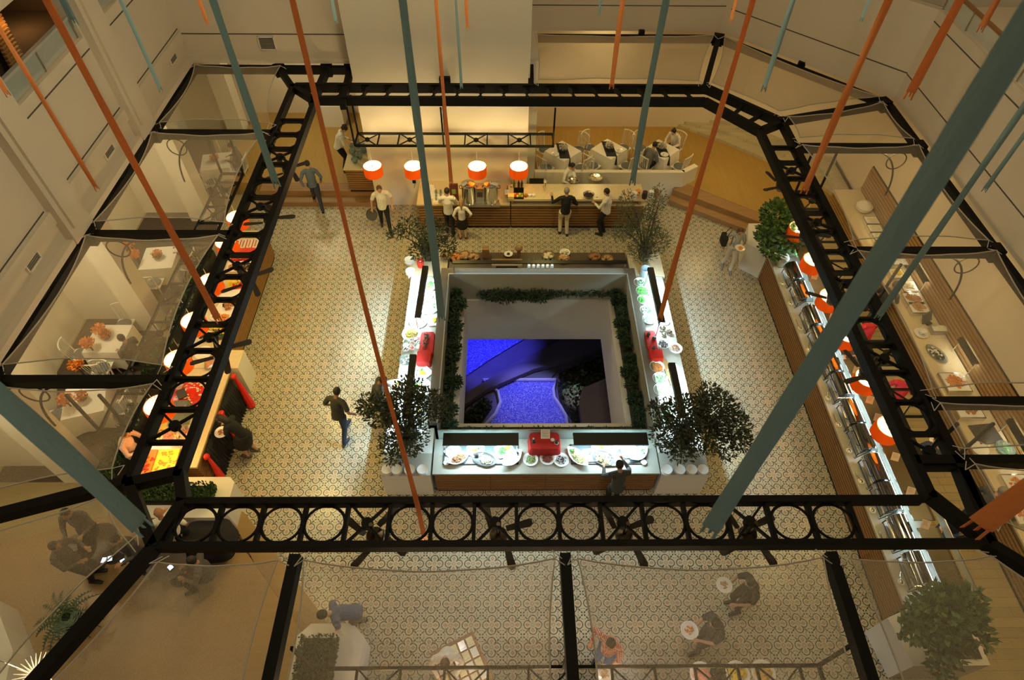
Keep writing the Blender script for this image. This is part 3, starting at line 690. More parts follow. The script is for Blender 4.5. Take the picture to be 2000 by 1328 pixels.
# ------------------------------------------------------------------ pendant lamps on lattice frames
def emis(name, col, st):
    m = bpy.data.materials.new(name); g = NG(m); g.b.inputs['Base Color'].default_value = (*col, 1)
    g.b.inputs['Emission Color'].default_value = (*col, 1); g.b.inputs['Emission Strength'].default_value = st; return m
bulb_m = emis('lit_bulb', (1, .80, .50), 30)
def shade_mat(nm, col, col2, t_):
    m = bpy.data.materials.new(nm); g = NG(m)
    tl = g.new('ShaderNodeBsdfTranslucent'); tl.inputs[0].default_value = (*col2, 1)
    d = g.new('ShaderNodeBsdfDiffuse'); d.inputs[0].default_value = (*col, 1)
    a = g.new('ShaderNodeMixShader'); a.inputs[0].default_value = t_; g.lk(d.outputs[0], a.inputs[1]); g.lk(tl.outputs[0], a.inputs[2])
    g.lk(a.outputs[0], g.n['Material Output'].inputs[0]); return m
shade_m = shade_mat('orange_lamp_shade', (.92, .30, .06), (1.0, .46, .09), .7)
shadein_m = shade_mat('cream_lamp_lining', (.95, .86, .66), (1, .8, .5), .2)
def make_pendant():
    t = empty('pendant_lamp', (0, 0, 0), 0, 'x', 'lamp', 'orange drum pendant lamps')
    b = MB(); b.lathe([(.27, -.16), (.275, .0), (.27, .15), (.264, .15), (.268, 0), (.264, -.16), (.27, -.16)], 32); sh_ = b.build('lamp_shade', shade_m, t, True)
    b = MB(); b.lathe([(.255, -.155), (.26, 0), (.255, .148), (.252, .148), (.256, 0), (.252, -.155), (.255, -.155)], 32); b.build('shade_lining', shadein_m, sh_, True)
    b = MB(); b.ell((0, 0, -.02), (.055, .055, .075), 12, 8); b.build('bulb', bulb_m, t, True)
    b = MB(); b.lathe([(.03, .05), (.03, .14)], 10); b.tube([(0, 0, .14), (0, 0, 1.0)], .006, 5); b.build('cord', cord_m, t)
    b = MB()
    for k in range(3): b.bar((0, 0, .13), (.26*cos(k*2.09), .26*sin(k*2.09), .14), .012, .008)
    b.build('shade_spider', steel_m, sh_)
    return t
pend = make_pendant(); used = [False]
def pendant(x, y, z, lb, grp, pw=62):
    place(pend, used[0], (x, y, z), 0, lb, grp); used[0] = True
    lamp('POINT', 'bulb_light', (x, y, z-.02), pw, (1, .72, .36), shadow_soft_size=.07)
for x, lb in ((-3.82, 'first'), (-2.64, 'second'), (-.79, 'third'), (.42, 'fourth')): pendant(x, 15.5, 2.0, 'orange drum lamp in front of the bar wall, %s from the left' % lb, 'orange lamps before the bar wall', 250)
for k, y_ in enumerate((13.21, 12.22, 10.82, 9.55, 8.43, 7.23)): pendant(-7.12, y_, 2.0, 'orange drum lamp over the left buffet, %s from the back' % ORD[k], 'orange lamps over the left buffet', 52)
for k, y_ in enumerate((12.81, 11.58, 10.3, 9.13, 7.9, 6.68)): pendant(7.8, y_, 2.0, 'orange drum lamp over the chafing dishes, %s from the back' % ORD[k], 'orange lamps over the chafing dishes', 52)
def lattice(lb, p0, p1, w_, hubs, hang):
    """flat ladder frame at z=3 along x or y"""
    p0 = Vector((*p0, 3.0)); p1 = Vector((*p1, 3.0)); d = (p1-p0).normalized(); s = Vector((-d.y, d.x, 0))*w_/2
    t = empty('lamp_frame', p0, 0, lb, 'lamp frame')
    for a in (1, -1):
        b = MB(); b.bar(p0+s*a, p1+s*a, .045, .06); wbuild(b, 'rail', black_m, t)
    for p in (p0, p1):
        b = MB(); b.bar(p-s, p+s, .045, .06); wbuild(b, 'end_bar', black_m, t)
    for h_ in hubs:
        c = p0+d*h_; b = MB()
        for e in (-.31, .31):
            b.bar(c+d*e-s, c+d*e+s, .035, .05)
            for a in (1, -1): b.bar(c, c+d*e+s*a, .022, .03)
        b.lathe([(.07, -.03), (.07, .03)], 12, c); wbuild(b, 'cross_brace', black_m, t)
    for h_, a in hang:
        c = p0+d*h_+s*a; b = MB(); b.bar(c, c+Vector((0, 0, 1.15)), .045, .045); wbuild(b, 'hanger', black_m, t)
lattice('black lattice frame carrying the bar lamps before the bar wall', (-4.12, 15.5), (1.36, 15.5), .6, [.30, 1.48, 3.33, 4.54], [(0, 1), (0, -1), (2.45, 1), (2.45, -1), (5.46, -1)])
lattice('black lattice frame over the left buffet seen through the cloth', (-7.12, 13.9), (-7.12, 6.1), .55, [.69, 1.68, 3.08, 4.35, 5.47, 6.67], [(0, 1), (0, -1), (3.9, 1), (7.8, 1), (7.8, -1)])
lattice('black lattice frame over the chafing dishes seen through the truss', (7.8, 13.2), (7.8, 5.5), .6, [.39, 1.62, 2.9, 4.07, 5.3, 6.52], [(0, 1), (0, -1), (3.9, 1), (7.7, 1), (7.7, -1)])
lattice('black lattice frame across the bottom edge seen through the cloths', (-2.75, 1.85), (4.55, 1.85), .56, [.95, 2.2, 3.4, 4.6, 5.8, 6.7], [(0, 1), (3.6, 1), (7.3, 1)])
for k, x in enumerate((-1.8, -.55, .65, 1.85, 3.05)): pendant(x, 1.85, 2.0, 'orange drum lamp over the front buffet below the picture edge, %s' % ORD[k], 'orange lamps over the front buffet', 30)
# ------------------------------------------------------------------ ceiling fans under the trusses
blade_m = mat('fan_blade_brown', (.07, .055, .04), .5)
def make_fan():
    t = empty('ceiling_fan', (0, 0, 0), 0, 'x', 'fan', 'ceiling fans under the trusses')
    b = MB(); b.lathe([(.03, 0), (.03, -.34)], 10); b.lathe([(.02, -.34), (.12, -.36), (.14, -.42), (.12, -.49), (.05, -.5)], 18); mo_ = b.build('motor', mat('bronze_metal', (.08, .06, .04), .3, metal=.8), t, True)
    b = MB(); b.lathe([(.04, -.50), (.095, -.53), (.10, -.57), (.06, -.62), (.0, -.63)], 18); b.build('glass_light', mat('smoked_glass', (.35, .28, .17), .12, metal=.4), mo_, True)
    for k in range(4):
        a = k*pi/2; M = Matrix.Rotation(a, 4, 'Z')@Matrix.Rotation(.18, 4, 'X')
        b = MB(); b.add([(.14, -.04, -.44), (.50, -.062, -.44), (.55, -.03, -.44), (.55, .04, -.44), (.50, .062, -.44), (.14, .04, -.44), (.14, -.04, -.428), (.50, -.062, -.428), (.55, -.03, -.428), (.55, .04, -.428), (.50, .062, -.428), (.14, .04, -.428)],
                        [(5, 4, 3, 2, 1, 0), (6, 7, 8, 9, 10, 11)]+[(i, (i+1) % 6, 6+(i+1) % 6, 6+i) for i in range(6)], M)
        b.build('blade', blade_m, t)
    return t
fan = make_fan(); uf = False
for x, y_, rz, lb in ((-1.93, 3.74, .9, 'fan under the bottom truss, leftmost of four'), (-.09, 3.74, .25, 'fan under the bottom truss, second from the left'), (1.79, 3.74, .35, 'fan under the bottom truss, third from the left'), (3.66, 3.74, .4, 'fan under the bottom truss, rightmost of four'),
   (-5.22, 12.87, .5, 'fan under the left truss, farthest one near the man in blue'), (-5.22, 11.0, .1, 'fan under the left truss, second from the back'), (-5.22, 9.12, .5, 'fan under the left truss, third from the back'), (-5.22, 7.25, .35, 'fan under the left truss, nearest one'),
   (6.62, 12.36, .3, 'fan under the right truss, farthest one'), (6.62, 10.5, -.15, 'fan under the right truss, second from the back'), (6.62, 8.65, -.4, 'fan under the right truss, third from the back'), (6.6, 6.79, .3, 'fan under the right truss, nearest one')):
    place(fan, uf, (x, y_, TZ+.06), rz, lb); uf = True
# ================================================================== counters
def slats(b, p, q, z0, z1, n, th=.025, out=1):
    """boards from p to q (plan), facing left of p->q times out"""
    p = Vector((*p, 0)); q = Vector((*q, 0)); d = (q-p); L = d.length; d.normalize(); nrm = Vector((-d.y, d.x, 0))*out
    h_ = (z1-z0)/n
    nseg = max(1, round(L/1.2))
    for s in range(nseg):
        a = p+d*(L*s/nseg+.004); c = p+d*(L*(s+1)/nseg-.004)
        for k in range(n):
            z = z0+h_*(k+.5)+.0; b.bar(a+nrm*th/2+Vector((0, 0, z)), c+nrm*th/2+Vector((0, 0, z)), th, h_*.66)
core_m = mat('counter_core', (.03, .018, .01), .9)
def counter(lb, x0, y0, x1, y1, h_, sides, top=stone_m, wood=wood_dk, ov=.03, n=9, name='buffet_counter', z=0, tt=.05):
    t = empty(name, ((x0+x1)/2, (y0+y1)/2, z), 0, lb, 'counter')
    wbuild(MB().box(x0+.03, y0+.03, z, x1-.03, y1-.03, z+h_-tt), 'carcass', core_m, t)
    wbuild(MB().box(x0-ov, y0-ov, z+h_-tt, x1+ov, y1+ov, z+h_), 'countertop', top, t)
    for s in sides:
        b = MB(); zz = (z+.08, z+h_-tt-.02)
        if s == 'L': slats(b, (x0+.03, y0), (x0+.03, y1), *zz, n)
        if s == 'R': slats(b, (x1-.03, y1), (x1-.03, y0), *zz, n)
        if s == 'F': slats(b, (x1, y0+.03), (x0, y0+.03), *zz, n)
        if s == 'B': slats(b, (x0, y1-.03), (x1, y1-.03), *zz, n)
        wbuild(b, 'slat_panel', wood, t)
    return t
counter('left buffet counter with slatted front, far section', -7.75, 9.62, -6.83, 13.95, 1.0, 'RB', stone_m)
counter('left buffet counter with slatted front, near section behind the black drape', -7.75, 6.45, -6.52, 9.0, 1.0, 'RF', stone_m)
t = empty('white_plinth', (-6.9, 9.3, 0), 0, 'white plinth with dark cap between the two left buffet sections', 'plinth')
wbuild(MB().box(-7.5, 9.03, 0, -6.32, 9.58, .98), 'body', white_m, t); wbuild(MB().box(-7.5, 9.03, .98, -6.32, 9.58, 1.01), 'cap', stone_m, t)
counter('front counter of the island with orange-brown slats', -1.5, 6.33, 3.28, 7.12, .9, 'F', stonew_m)
for x0, x1, lb in ((-2.62, -1.57, 'left'), (3.34, 4.36, 'right')):
    t = empty('white_plinth', ((x0+x1)/2, 6.8, 0), 0, 'white plinth at the front %s corner of the island with stacked plates' % lb, 'plinth')
    wbuild(MB().box(x0, 6.27, 0, x1, 7.45, .88), 'body', white_m, t); wbuild(MB().box(x0, 6.27, .88, x1, 6.8, .9), 'cap', stonew_m, t)
for x0, x1, lb in ((-2.62, -1.57, 'left'), (3.45, 4.38, 'right')):
    t = empty('white_plinth', ((x0+x1)/2, 12.7, 0), 0, 'white plinth at the back %s corner of the island under a tree' % lb, 'plinth')
    wbuild(MB().box(x0, 12.25, 0, x1, 13.2, .88), 'body', white_m, t); wbuild(MB().box(x0, 12.25, .88, x1, 13.2, .9), 'cap', stone_m, t)
counter('left side counter of the island with lit white top', -2.5, 7.47, -1.73, 12.2, .9, 'L', stonew_m)
counter('right side counter of the island with salad bowls', 3.57, 7.47, 4.28, 12.2, .9, 'R', stonew_m)
counter('dark back counter of the island with bread and glasses', -1.5, 12.45, 3.38, 13.15, .9, 'B', mat('dark_wood_top', (.07, .045, .03), .4))
ledge_m = mat('tan_stone_ledge', (.15, .115, .085), .45, noise=(10, .1))
t = empty('stone_ledge', (.9, 12.3, .9), 0, 'tan stone ledge with pale inner edge around the inside of the island', 'ledge')
for nm, q in (('ledge_board', (-1.72, 7.5, -1.50, 12.45)), ('ledge_board', (3.33, 7.5, 3.56, 12.45)), ('ledge_board', (-1.50, 12.22, 3.33, 12.45))):
    wbuild(MB().box(q[0], q[1], .9, q[2], q[3], 1.0), nm, ledge_m, t)
for q in ((-1.515, 7.5, -1.49, 12.22), (3.32, 7.5, 3.345, 12.22), (-1.49, 12.2, 3.32, 12.225)):
    wbuild(MB().box(q[0], q[1], .0, q[2], q[3], 1.02), 'inner_face', stonew_m, t)
# planting troughs round the court
for q, lb in (((-1.485, 7.5, PX0-.15, 12.19), 'left'), ((PX1+.15, 7.5, 3.315, 12.19), 'right')):
    t = empty('planting_trough', ((q[0]+q[2])/2, (q[1]+q[3])/2, 0), 0, 'soil trough along the %s side of the court opening' % lb, 'planter')
    wbuild(MB().box(*q[:2], .0, *q[2:], .30), 'soil', soil_m, t)
t = empty('planting_trough', (.9, 7.5, 0), 0, 'soil trough along the front of the court opening', 'planter')
wbuild(MB().box(-1.48, 7.2, 0, 3.31, PY0-.24, .25), 'soil', soil_m, t)
# bar
counter('low bar counter with tea urns before the bar wall', -2.62, 15.28, .18, 16.4, .95, 'FL', stone_m, n=8, name='bar_counter')
t = counter('long bar counter with raised cream top, right part', .20, 15.28, 4.25, 16.0, .95, 'F', stone_m, n=8, name='bar_counter')
wbuild(MB().box(.12, 15.2, 1.12, 4.2, 15.95, 1.19), 'raised_top', stone_m, t)
wbuild(MB().box(.2, 15.26, .95, .28, 15.9, 1.12), 'support', wood_lt, t); wbuild(MB().box(4.05, 15.26, .95, 4.13, 15.9, 1.12), 'support', wood_lt, t)
t = empty('low_wall', (3.3, 16.95, 0), 0, 'low white wall between the bar and the dining tables', 'wall')
wbuild(MB().box(.98, 16.95, 0, 5.8, 17.1, .9), 'wall_panel', wallb_m, t); wbuild(MB().prism([(5.8, 16.95), (6.3, 17.3), (6.2, 17.45), (5.7, 17.1)], 0, .9), 'wall_end', wallb_m, t)
t = counter('slatted stand with glass vases beside the bar wall', -4.98, 16.62, -4.18, 18.1, .9, 'LF', stone_m, z=.35, name='side_counter')
# right: chafing counter and the long back counter
counter('long slatted counter carrying the silver chafing dishes', 7.40, 3.55, 8.42, 13.0, 1.0, 'L', stonew_m, n=10)
counter('long back counter along the right wall with hot plates', 10.28, 2.0, 11.08, 16.0, .95, 'L', stone_m, wood_lt, n=8)
t = empty('slatted_wall_panel', (11.1, 9, .95), 0, 'tan slatted wood panel on the wall above the right back counter', 'panel')
b = MB(); slats(b, (11.13, 2.0), (11.13, 16.03), .98, 1.8, 8, .03); wbuild(b, 'boards', wood_lt, t); wbuild(MB().box(11.128, 2, .95, 11.149, 16.03, 1.82), 'backing', core_m, t)
counter('front buffet counter cut by the bottom edge', -2.1, 1.35, 4.3, 2.25, .9, 'B', stonew_m)
# ------------------------------------------------------------------ light hoods
tube_m = emis('lit_tube', (.62, .93, 1.0), 14)
hood_m = mat('hood_black', (.012, .012, .012), .4)
def hood(lb, p, q, z, wd=.13, pw=60, side=1, tilt=0, col=COOL, spread=170, areaw=.05, tz=0, lip=True, outer=0, outs=1, front=False):
    p = Vector((*p, z)); q = Vector((*q, z)); d = (q-p).normalized(); L = (q-p).length; s = Vector((-d.y, d.x, 0))*side
    t = empty('light_hood', p, 0, lb, 'light hood')
    wbuild(MB().bar(p, q, wd, .03), 'cover', hood_m, t)
    if lip:
        wbuild(MB().bar(p+s*wd*.48+Vector((0, 0, -.05)), q+s*wd*.48+Vector((0, 0, -.05)), .008, .08), 'back_lip', hood_m, t)
    if outer and not front:
        for o_ in (1, -1): wbuild(MB().bar(p+s*wd*.5*o_+Vector((0, 0, -.046)), q+s*wd*.5*o_+Vector((0, 0, -.046)), .008, .060), 'side_lip', hood_m, t)
    wbuild(MB().bar(p+s*wd*.2+d*.05+Vector((0, 0, -.035)), q+s*wd*.2-d*.05+Vector((0, 0, -.035)), .022, .022), 'tube', tube_m, t)
    for e in (p+d*.03, q-d*.03):
        wbuild(MB().tube([e-s*wd*.3+Vector((0, 0, -z+.9+tz)), e-s*wd*.3], .014, 8), 'post', chrome_m, t)
    ang = math.atan2(d.y, d.x); mid = (p+q)/2+Vector((0, 0, -.036))
    o = lamp('AREA', 'hood_light', mid+s*wd*.02, pw*(.12 if outer and not front else .18 if front else .34), col, shape='RECTANGLE', size=L*.95, size_y=areaw)
    o.rotation_euler = (0, 0, ang)
    if outer:      # the same tube also shines out under the lip, over the counter edge, onto the floor
        o = lamp('AREA', 'hood_light_outward', mid, pw*outer, (.62, .86, 1.0), shape='RECTANGLE', size=L*.95, size_y=.03)
        dv = Vector((-d.y, d.x, 0))*outs+Vector((0, 0, -.75)); o.rotation_euler = (Matrix.Rotation(ang, 3, 'Z')@Matrix.Rotation(outs*radians(52), 3, 'X')).to_euler()
    return t
hood('black light hood over the left food well of the island front', (-1.3, 6.86), (.30, 6.86), 1.38, .3, 55, outer=.5, outs=-1, front=True)
hood('black light hood over the right food well of the island front', (1.46, 6.86), (3.04, 6.86), 1.38, .3, 55, outer=.5, outs=-1, front=True)
hood('black light hood over the far half of the left island counter', (-2.07, 12.0), (-2.12, 10.2), 1.5, .15, 60, lip=False, outer=1.5, outs=-1, areaw=.03)
hood('black light hood over the near half of the left island counter', (-2.12, 9.05), (-2.12, 7.3), 1.5, .15, 60, lip=False, outer=1.5, outs=-1, areaw=.03)
hood('black light hood over the far half of the right island counter', (3.84, 11.95), (3.84, 10.05), 1.5, .15, 60, lip=False, outer=1.5, outs=1, areaw=.03)
hood('black light hood over the near half of the right island counter', (3.86, 8.8), (3.86, 7.3), 1.5, .15, 60, lip=False, outer=1.5, outs=1, areaw=.03)
hood('long black light hood over the dark back counter of the island', (-1.4, 12.42), (3.3, 12.42), 1.25, .12, 5)
board_m = mat('olive_board', (.10, .075, .035), .35)
for k, (a, c) in enumerate(((12.85, 11.0), (10.8, 9.1), (8.95, 6.95), (6.75, 5.0), (4.85, 3.7))):   # shelf over the chafing dishes with a lamp tube below its front edge
    t = empty('label_shelf', (8.17, (a+c)/2, 1.4), 0, '%s dark olive shelf above the chafing dishes counted from the back' % ORD[k], 'shelf')
    wbuild(MB().box(7.93, c, 1.41, 8.36, a, 1.44), 'board', board_m, t)
    wbuild(MB().box(7.945, c+.05, 1.39, 7.965, a-.05, 1.407), 'tube', tube_m, t)
    for y_ in (c+.08, a-.08): wbuild(MB().box(8.32, y_-.012, 1.0, 8.345, y_+.012, 1.41), 'post', chrome_m, t)
    o = lamp('AREA', 'shelf_light', (7.95, (a+c)/2, 1.38), (12, 26, 34, 28, 14)[k], (.66, .90, 1.0), shape='RECTANGLE', size=.03, size_y=(a-c)*.95)
    o.rotation_euler = (0, radians(42), 0)
hood('small lit hood over the hot trays on the right back counter', (11.0, 9.6), (11.0, 8.8), 1.45, .1, 14, col=(1, .86, .6), tz=.05, side=-1)
hood('lit hood over the tray of fish on the right back counter', (11.0, 7.3), (11.0, 6.3), 1.45, .1, 14, col=(1, .86, .6), tz=.05, side=-1)
hood('lit hood over the bread tray at the right edge', (11.0, 4.9), (11.0, 4.0), 1.45, .1, 14, col=(1, .86, .6), tz=.05, side=-1)
hood('lit strip over the far platters on the right back counter', (11.0, 12.3), (11.0, 11.5), 1.45, .1, 12, col=(1, .86, .6), tz=.05, side=-1)
lamp('AREA', 'front_buffet_light', (1.0, 1.5, 1.6), 60, (1, .85, .55), shape='RECTANGLE', size=5, size_y=.1)
# glass screens
def screen(lb, p, q, z0, z1):
    t = empty('glass_screen', (*p, z0), 0, lb, 'glass screen')
    wbuild(MB().bar((*p, (z0+z1)/2), (*q, (z0+z1)/2), .01, z1-z0), 'pane', glass_m, t)
    wbuild(MB().bar((*p, z1), (*q, z1), .02, .02), 'top_rail', steel_m, t)
screen('clear glass screen behind the front island counter', (-1.45, 7.17), (3.25, 7.17), .85, 1.25)
screen('long glass guard behind the chafing dishes', (8.40, 12.9), (8.40, 3.6), 1.44, 1.62)
for x0, x1, lb in ((-1.32, .30, 'left'), (1.43, 3.06, 'right')):
    t = empty('food_well', ((x0+x1)/2, 6.75, .9), 0, 'sunken lit food well in the %s half of the island front' % lb, 'food well')
    b = MB(); b.box(x0, 6.52, .9, x1, 6.55, .925).box(x0, 6.98, .9, x1, 7.0, .925).box(x0, 6.52, .9, x0+.03, 7.0, .925).box(x1-.03, 6.52, .9, x1, 7.0, .925); wbuild(b, 'rim', dkgrey_m, t)
    wbuild(MB().box(x0+.03, 6.55, .9, x1-.03, 6.98, .906), 'tray', mat('well_steel', (.30, .36, .38), .3, metal=.6), t)
# ================================================================== dishes and food
FOODM = {}
def fm(name, col, r=.5): 
    if name not in FOODM: FOODM[name] = mat('food_'+name, col, r, noise=(45, .35))
    return FOODM[name]
GREEN = fm('green_leaves', (.10, .42, .06)); DGREEN = fm('dark_green_leaves', (.04, .16, .04)); YEL = fm('yellow_slices', (.85, .60, .06)); BRN = fm('brown_stew', (.40, .17, .06))
RED = fm('red_pieces', (.60, .05, .02)); ORG = fm('orange_pieces', (.80, .28, .05)); CRM = fm('cream_grains', (.80, .72, .50)); DRK = fm('dark_fruit', (.035, .02, .02)); WHT = fm('white_cubes', (.85, .85, .80)); TAN = fm('tan_bread', (.52, .32, .13))
red_cloth = mat('red_cloth', (.50, .015, .012), .7, noise=(9, .25)); red_satin = mat('red_satin', (.62, .02, .01), .3, noise=(9, .25))
teal_glass = thin('teal_glass', (.25, .35, .33), .45, .06)
def heap(b, rx, ry, h_, n, size, kind):
    for i in range(n):
        a = random.uniform(0, 2*pi); r = sqrt(random.random()); x = rx*r*cos(a); y = ry*r*sin(a); z = h_*(1-r*r)*random.uniform(.4, 1)+.008
        if kind == 'leaf':
            M = Matrix.Translation((x, y, z))@Matrix.Rotation(random.uniform(0, 6.3), 4, 'Z')@Matrix.Rotation(random.uniform(-.8, .8), 4, 'X')
            s = size*random.uniform(.7, 1.4); b.add([(-s, 0, 0), (-.2*s, s*.55, .2*s), (s, 0, 0), (-.2*s, -s*.55, .1*s), (0, 0, .35*s)], [(0, 3, 4), (3, 2, 4), (2, 1, 4), (1, 0, 4)], M)
        elif kind == 'slice':
            M = Matrix.Translation((x, y, z))@Matrix.Rotation(random.uniform(0, 6.3), 4, 'Z')@Matrix.Rotation(random.uniform(-.5, .5), 4, 'X')
            b.lathe([(size, -.004), (size, .004)], 9, M=M)
        elif kind == 'stick':
            M = Matrix.Translation((x, y, z))@Matrix.Rotation(random.uniform(0, 6.3), 4, 'Z'); b.box(-size*1.6, -size*.35, -size*.3, size*1.6, size*.35, size*.3, M)
        else:
            M = Matrix.Rotation(random.uniform(0, 6.3), 4, 'Z'); s = size*random.uniform(.7, 1.3); b.ell((x, y, z), (s, s*.8, s*.6), 6, 4)
def superell(n, p, rx, ry): return [(rx*math.copysign(abs(cos(t))**p, cos(t)), ry*math.copysign(abs(sin(t))**p, sin(t))) for t in [2*pi*k/n for k in range(n)]]
def dish(px_, py_, z, kind, size, lb, food=(), rz=0, m=None, asp=1.0, nm=None, group=None, grow=1.0):
    """a plate or bowl with its food; food: (material, kind, piece size, count[, dx, dy, r])"""
    p = at(px_, py_, z); t = empty(nm or ('bowl' if kind == 'bowl' else 'platter' if kind in ('boat', 'square', 'oval') else 'plate'), p, rz, lb, 'dish', group)
    m = m or china_m; R = size/2; b = MB(); n = 28
    if kind == 'plate': prof = [(R*.55, 0), (R*.62, .006), (R*.7, .012), (R, .026), (R, .032), (R*.68, .018), (R*.6, .010), (0, .010)]; ex = lambda f: [(R*f*cos(2*pi*k/n), R*f*sin(2*pi*k/n)) for k in range(n)]; inn = .62; fl = .012
    elif kind == 'bowl': prof = [(R*.4, 0), (R*.65, .01), (R*.9, R*.35), (R, R*.55), (R*.97, R*.56), (R*.84, R*.36), (R*.58, .03), (0, .024)]; inn = .8; fl = R*.22
    elif kind == 'oval': prof = [(R*.6, 0), (R*.7, .008), (R, .03), (R, .036), (R*.72, .016), (0, .012)]; inn = .7; fl = .016
    elif kind == 'boat': prof = None; inn = .66; fl = .03
    else: prof = None; inn = .75; fl = .012
    if prof is not None: b.lathe(prof, n, sy=asp)
    elif kind == 'square':
        o = superell(n, .3, R, R*asp)
        rings = [(.7, 0), (.8, .006), (1, .03), (1, .036), (.78, .014), (0.001, .012)]
        vs = [(x*f, y*f, zz) for f, zz in rings for x, y in o]
        b.add(vs, [(i*n+k, i*n+(k+1) % n, (i+1)*n+(k+1) % n, (i+1)*n+k) for i in range(len(rings)-1) for k in range(n)]+[tuple(range(n))[::-1]])
    else:   # boat with pointed ends that rise
        o = [(R*cos(t_), R*asp*sin(t_)*(1-.55*abs(cos(t_))**3)) for t_ in [2*pi*k/n for k in range(n)]]
        rings = [(.6, 0), (.75, .01), (1, .06), (1, .066), (.8, .03), (0.001, .016)]
        vs = [(x*f, y*f, zz*(1+.5*abs(x/R)**2)) for f, zz in rings for x, y in o]
        b.add(vs, [(i*n+k, i*n+(k+1) % n, (i+1)*n+(k+1) % n, (i+1)*n+k) for i in range(len(rings)-1) for k in range(n)]+[tuple(range(n))[::-1]])
    b.build('dish_body', m, t, True)
    for f in food:
        mm, kd, sz, cnt = f[:4]; dx, dy, rr = f[4:7] if len(f) > 4 else (0, 0, inn)
        b = MB(); heap(b, R*rr*grow, R*rr*asp*grow, R*.28*(1.6 if grow > 1 else 1), cnt, sz, kd); b.v = [(x+dx*R, y+dy*R*asp, zz+fl) for x, y, zz in b.v]
        o = b.build('food', mm, t, True); o['kind'] = 'stuff'
    return t
Z9 = .907
dish(895, 897, Z9, 'boat', .52, 'white boat platter of brown stew in the left food well', [(BRN, 'c', .018, 130)], .45, asp=.55)
dish(929, 878, Z9, 'plate', .40, 'white round plate with a lemon slice at the back of the left food well', [(YEL, 'slice', .03, 4, 0, 0, .3), (DGREEN, 'leaf', .02, 6, .4, 0, .2)])
dish(884, 881, Z9, 'square', .34, 'tilted white square plate at the far left of the left food well', [(CRM, 'stick', .02, 20)], .7, asp=.7)
dish(945, 898, Z9, 'oval', .55, 'dark oval platter with pasta in the middle of the left food well', [(CRM, 'stick', .015, 120, .2, 0, .55), (DRK, 'c', .02, 25, -.65, .2, .22)], -.3, dkgrey_m, .6)
dish(985, 880, Z9, 'square', .40, 'white square platter with greens and lemon in the left food well', [(GREEN, 'leaf', .03, 40, -.2, 0, .5), (YEL, 'slice', .03, 8, .4, .1, .25)], .5, asp=.8)
dish(1000, 897, Z9, 'boat', .55, 'empty looking white leaf-shaped platter at the right of the left food well', [(DRK, 'leaf', .02, 8, .6, 0, .15), (WHT, 'c', .015, 60)], .75, asp=.55)
dish(872, 905, Z9, 'bowl', .13, 'tiny white bowl at the left corner of the left food well')
dish(1036, 898, .9, 'plate', .33, 'round plate of mixed green salad in front of the red box', [(GREEN, 'leaf', .022, 40), (TAN, 'stick', .014, 25)])
dish(1069, 896, .9, 'plate', .33, 'round plate heaped with red-brown dried fruit before the red box', [(fm('dried_fruit', (.22, .05, .03)), 'c', .02, 90)])
dish(1096, 899, .9, 'plate', .34, 'round plate of dark leaves and white cheese, third before the red box', [(DRK, 'leaf', .026, 35), (WHT, 'stick', .018, 25)])
dish(1128, 894, Z9, 'boat', .60, 'slanting boat platter of mixed salad at the left of the right food well', [(fm('mixed_salad', (.45, .36, .10)), 'stick', .014, 140), (GREEN, 'leaf', .02, 22, -.6, 0, .2)], -.85, asp=.5)
dish(1153, 890, Z9, 'square', .32, 'white square dish with a herb sprig in the right food well', [(DGREEN, 'leaf', .02, 10, 0, .3, .2)], .1)
dish(1182, 875, Z9, 'oval', .62, 'long white oval dish with pink bits at the back of the right well', [(YEL, 'c', .015, 30, -.4, 0, .3), (fm('pink_flakes', (.75, .35, .28)), 'leaf', .016, 50, .3, 0, .4)], 0, asp=.5)
dish(1178, 896, Z9, 'oval', .50, 'dark rimmed oval dish of noodles in the right food well', [(fm('noodles', (.60, .40, .14)), 'stick', .014, 110)], -.4, dkgrey_m, .7)
dish(1197, 897, Z9, 'plate', .34, 'big plain white plate in front of the man at the right food well', [(WHT, 'c', .014, 30)])
dish(1228, 880, Z9, 'square', .36, 'white dish of pale salad at the back right of the right food well', [(CRM, 'stick', .014, 50), (ORG, 'c', .01, 14)], .3)
dish(1246, 888, Z9, 'boat', .50, 'white leaf-shaped platter with green garnish at the right end of the well', [(WHT, 'c', .015, 80), (GREEN, 'leaf', .02, 18, .45, 0, .2)], .6, asp=.6)
dish(1257, 904, Z9, 'bowl', .13, 'tiny white bowl at the right corner of the right food well')
def cloth_box(p, d, rz, lb, h_=.3, name='cloth_covered_crate', m=None, z=.9):
    t = empty(name, (*p[:2], z), rz, lb, 'crate'); n = 40; o = superell(n, .28, d[0]/2, d[1]/2)
    rings = [(1.08, 0), (1.05, h_*.5), (1.0, h_*.93), (.96, h_), (.001, h_)]
    vs = [(x*f*(1+.02*sin(k*2.1+zz*9)*(zz < h_*.9)), y*f*(1+.02*sin(k*2.1+zz*9)*(zz < h_*.9)), zz) for f, zz in rings for k, (x, y) in enumerate(o)]
    MB().add(vs, [(i*n+k, i*n+(k+1) % n, (i+1)*n+(k+1) % n, (i+1)*n+k) for i in range(4) for k in range(n)]+[tuple(range(n))[::-1]]).build('cloth', m or red_cloth, t, True)
    return t
p = at(1064, 868, 1.15); cloth_box((p.x, 6.95), (.66, .42), 0, 'red cloth covered box in the middle of the island front', .26)
card_m = mat('cream_card', (.78, .70, .55), .7); ink_m = mat('printed_text', (.18, .12, .08), .8)
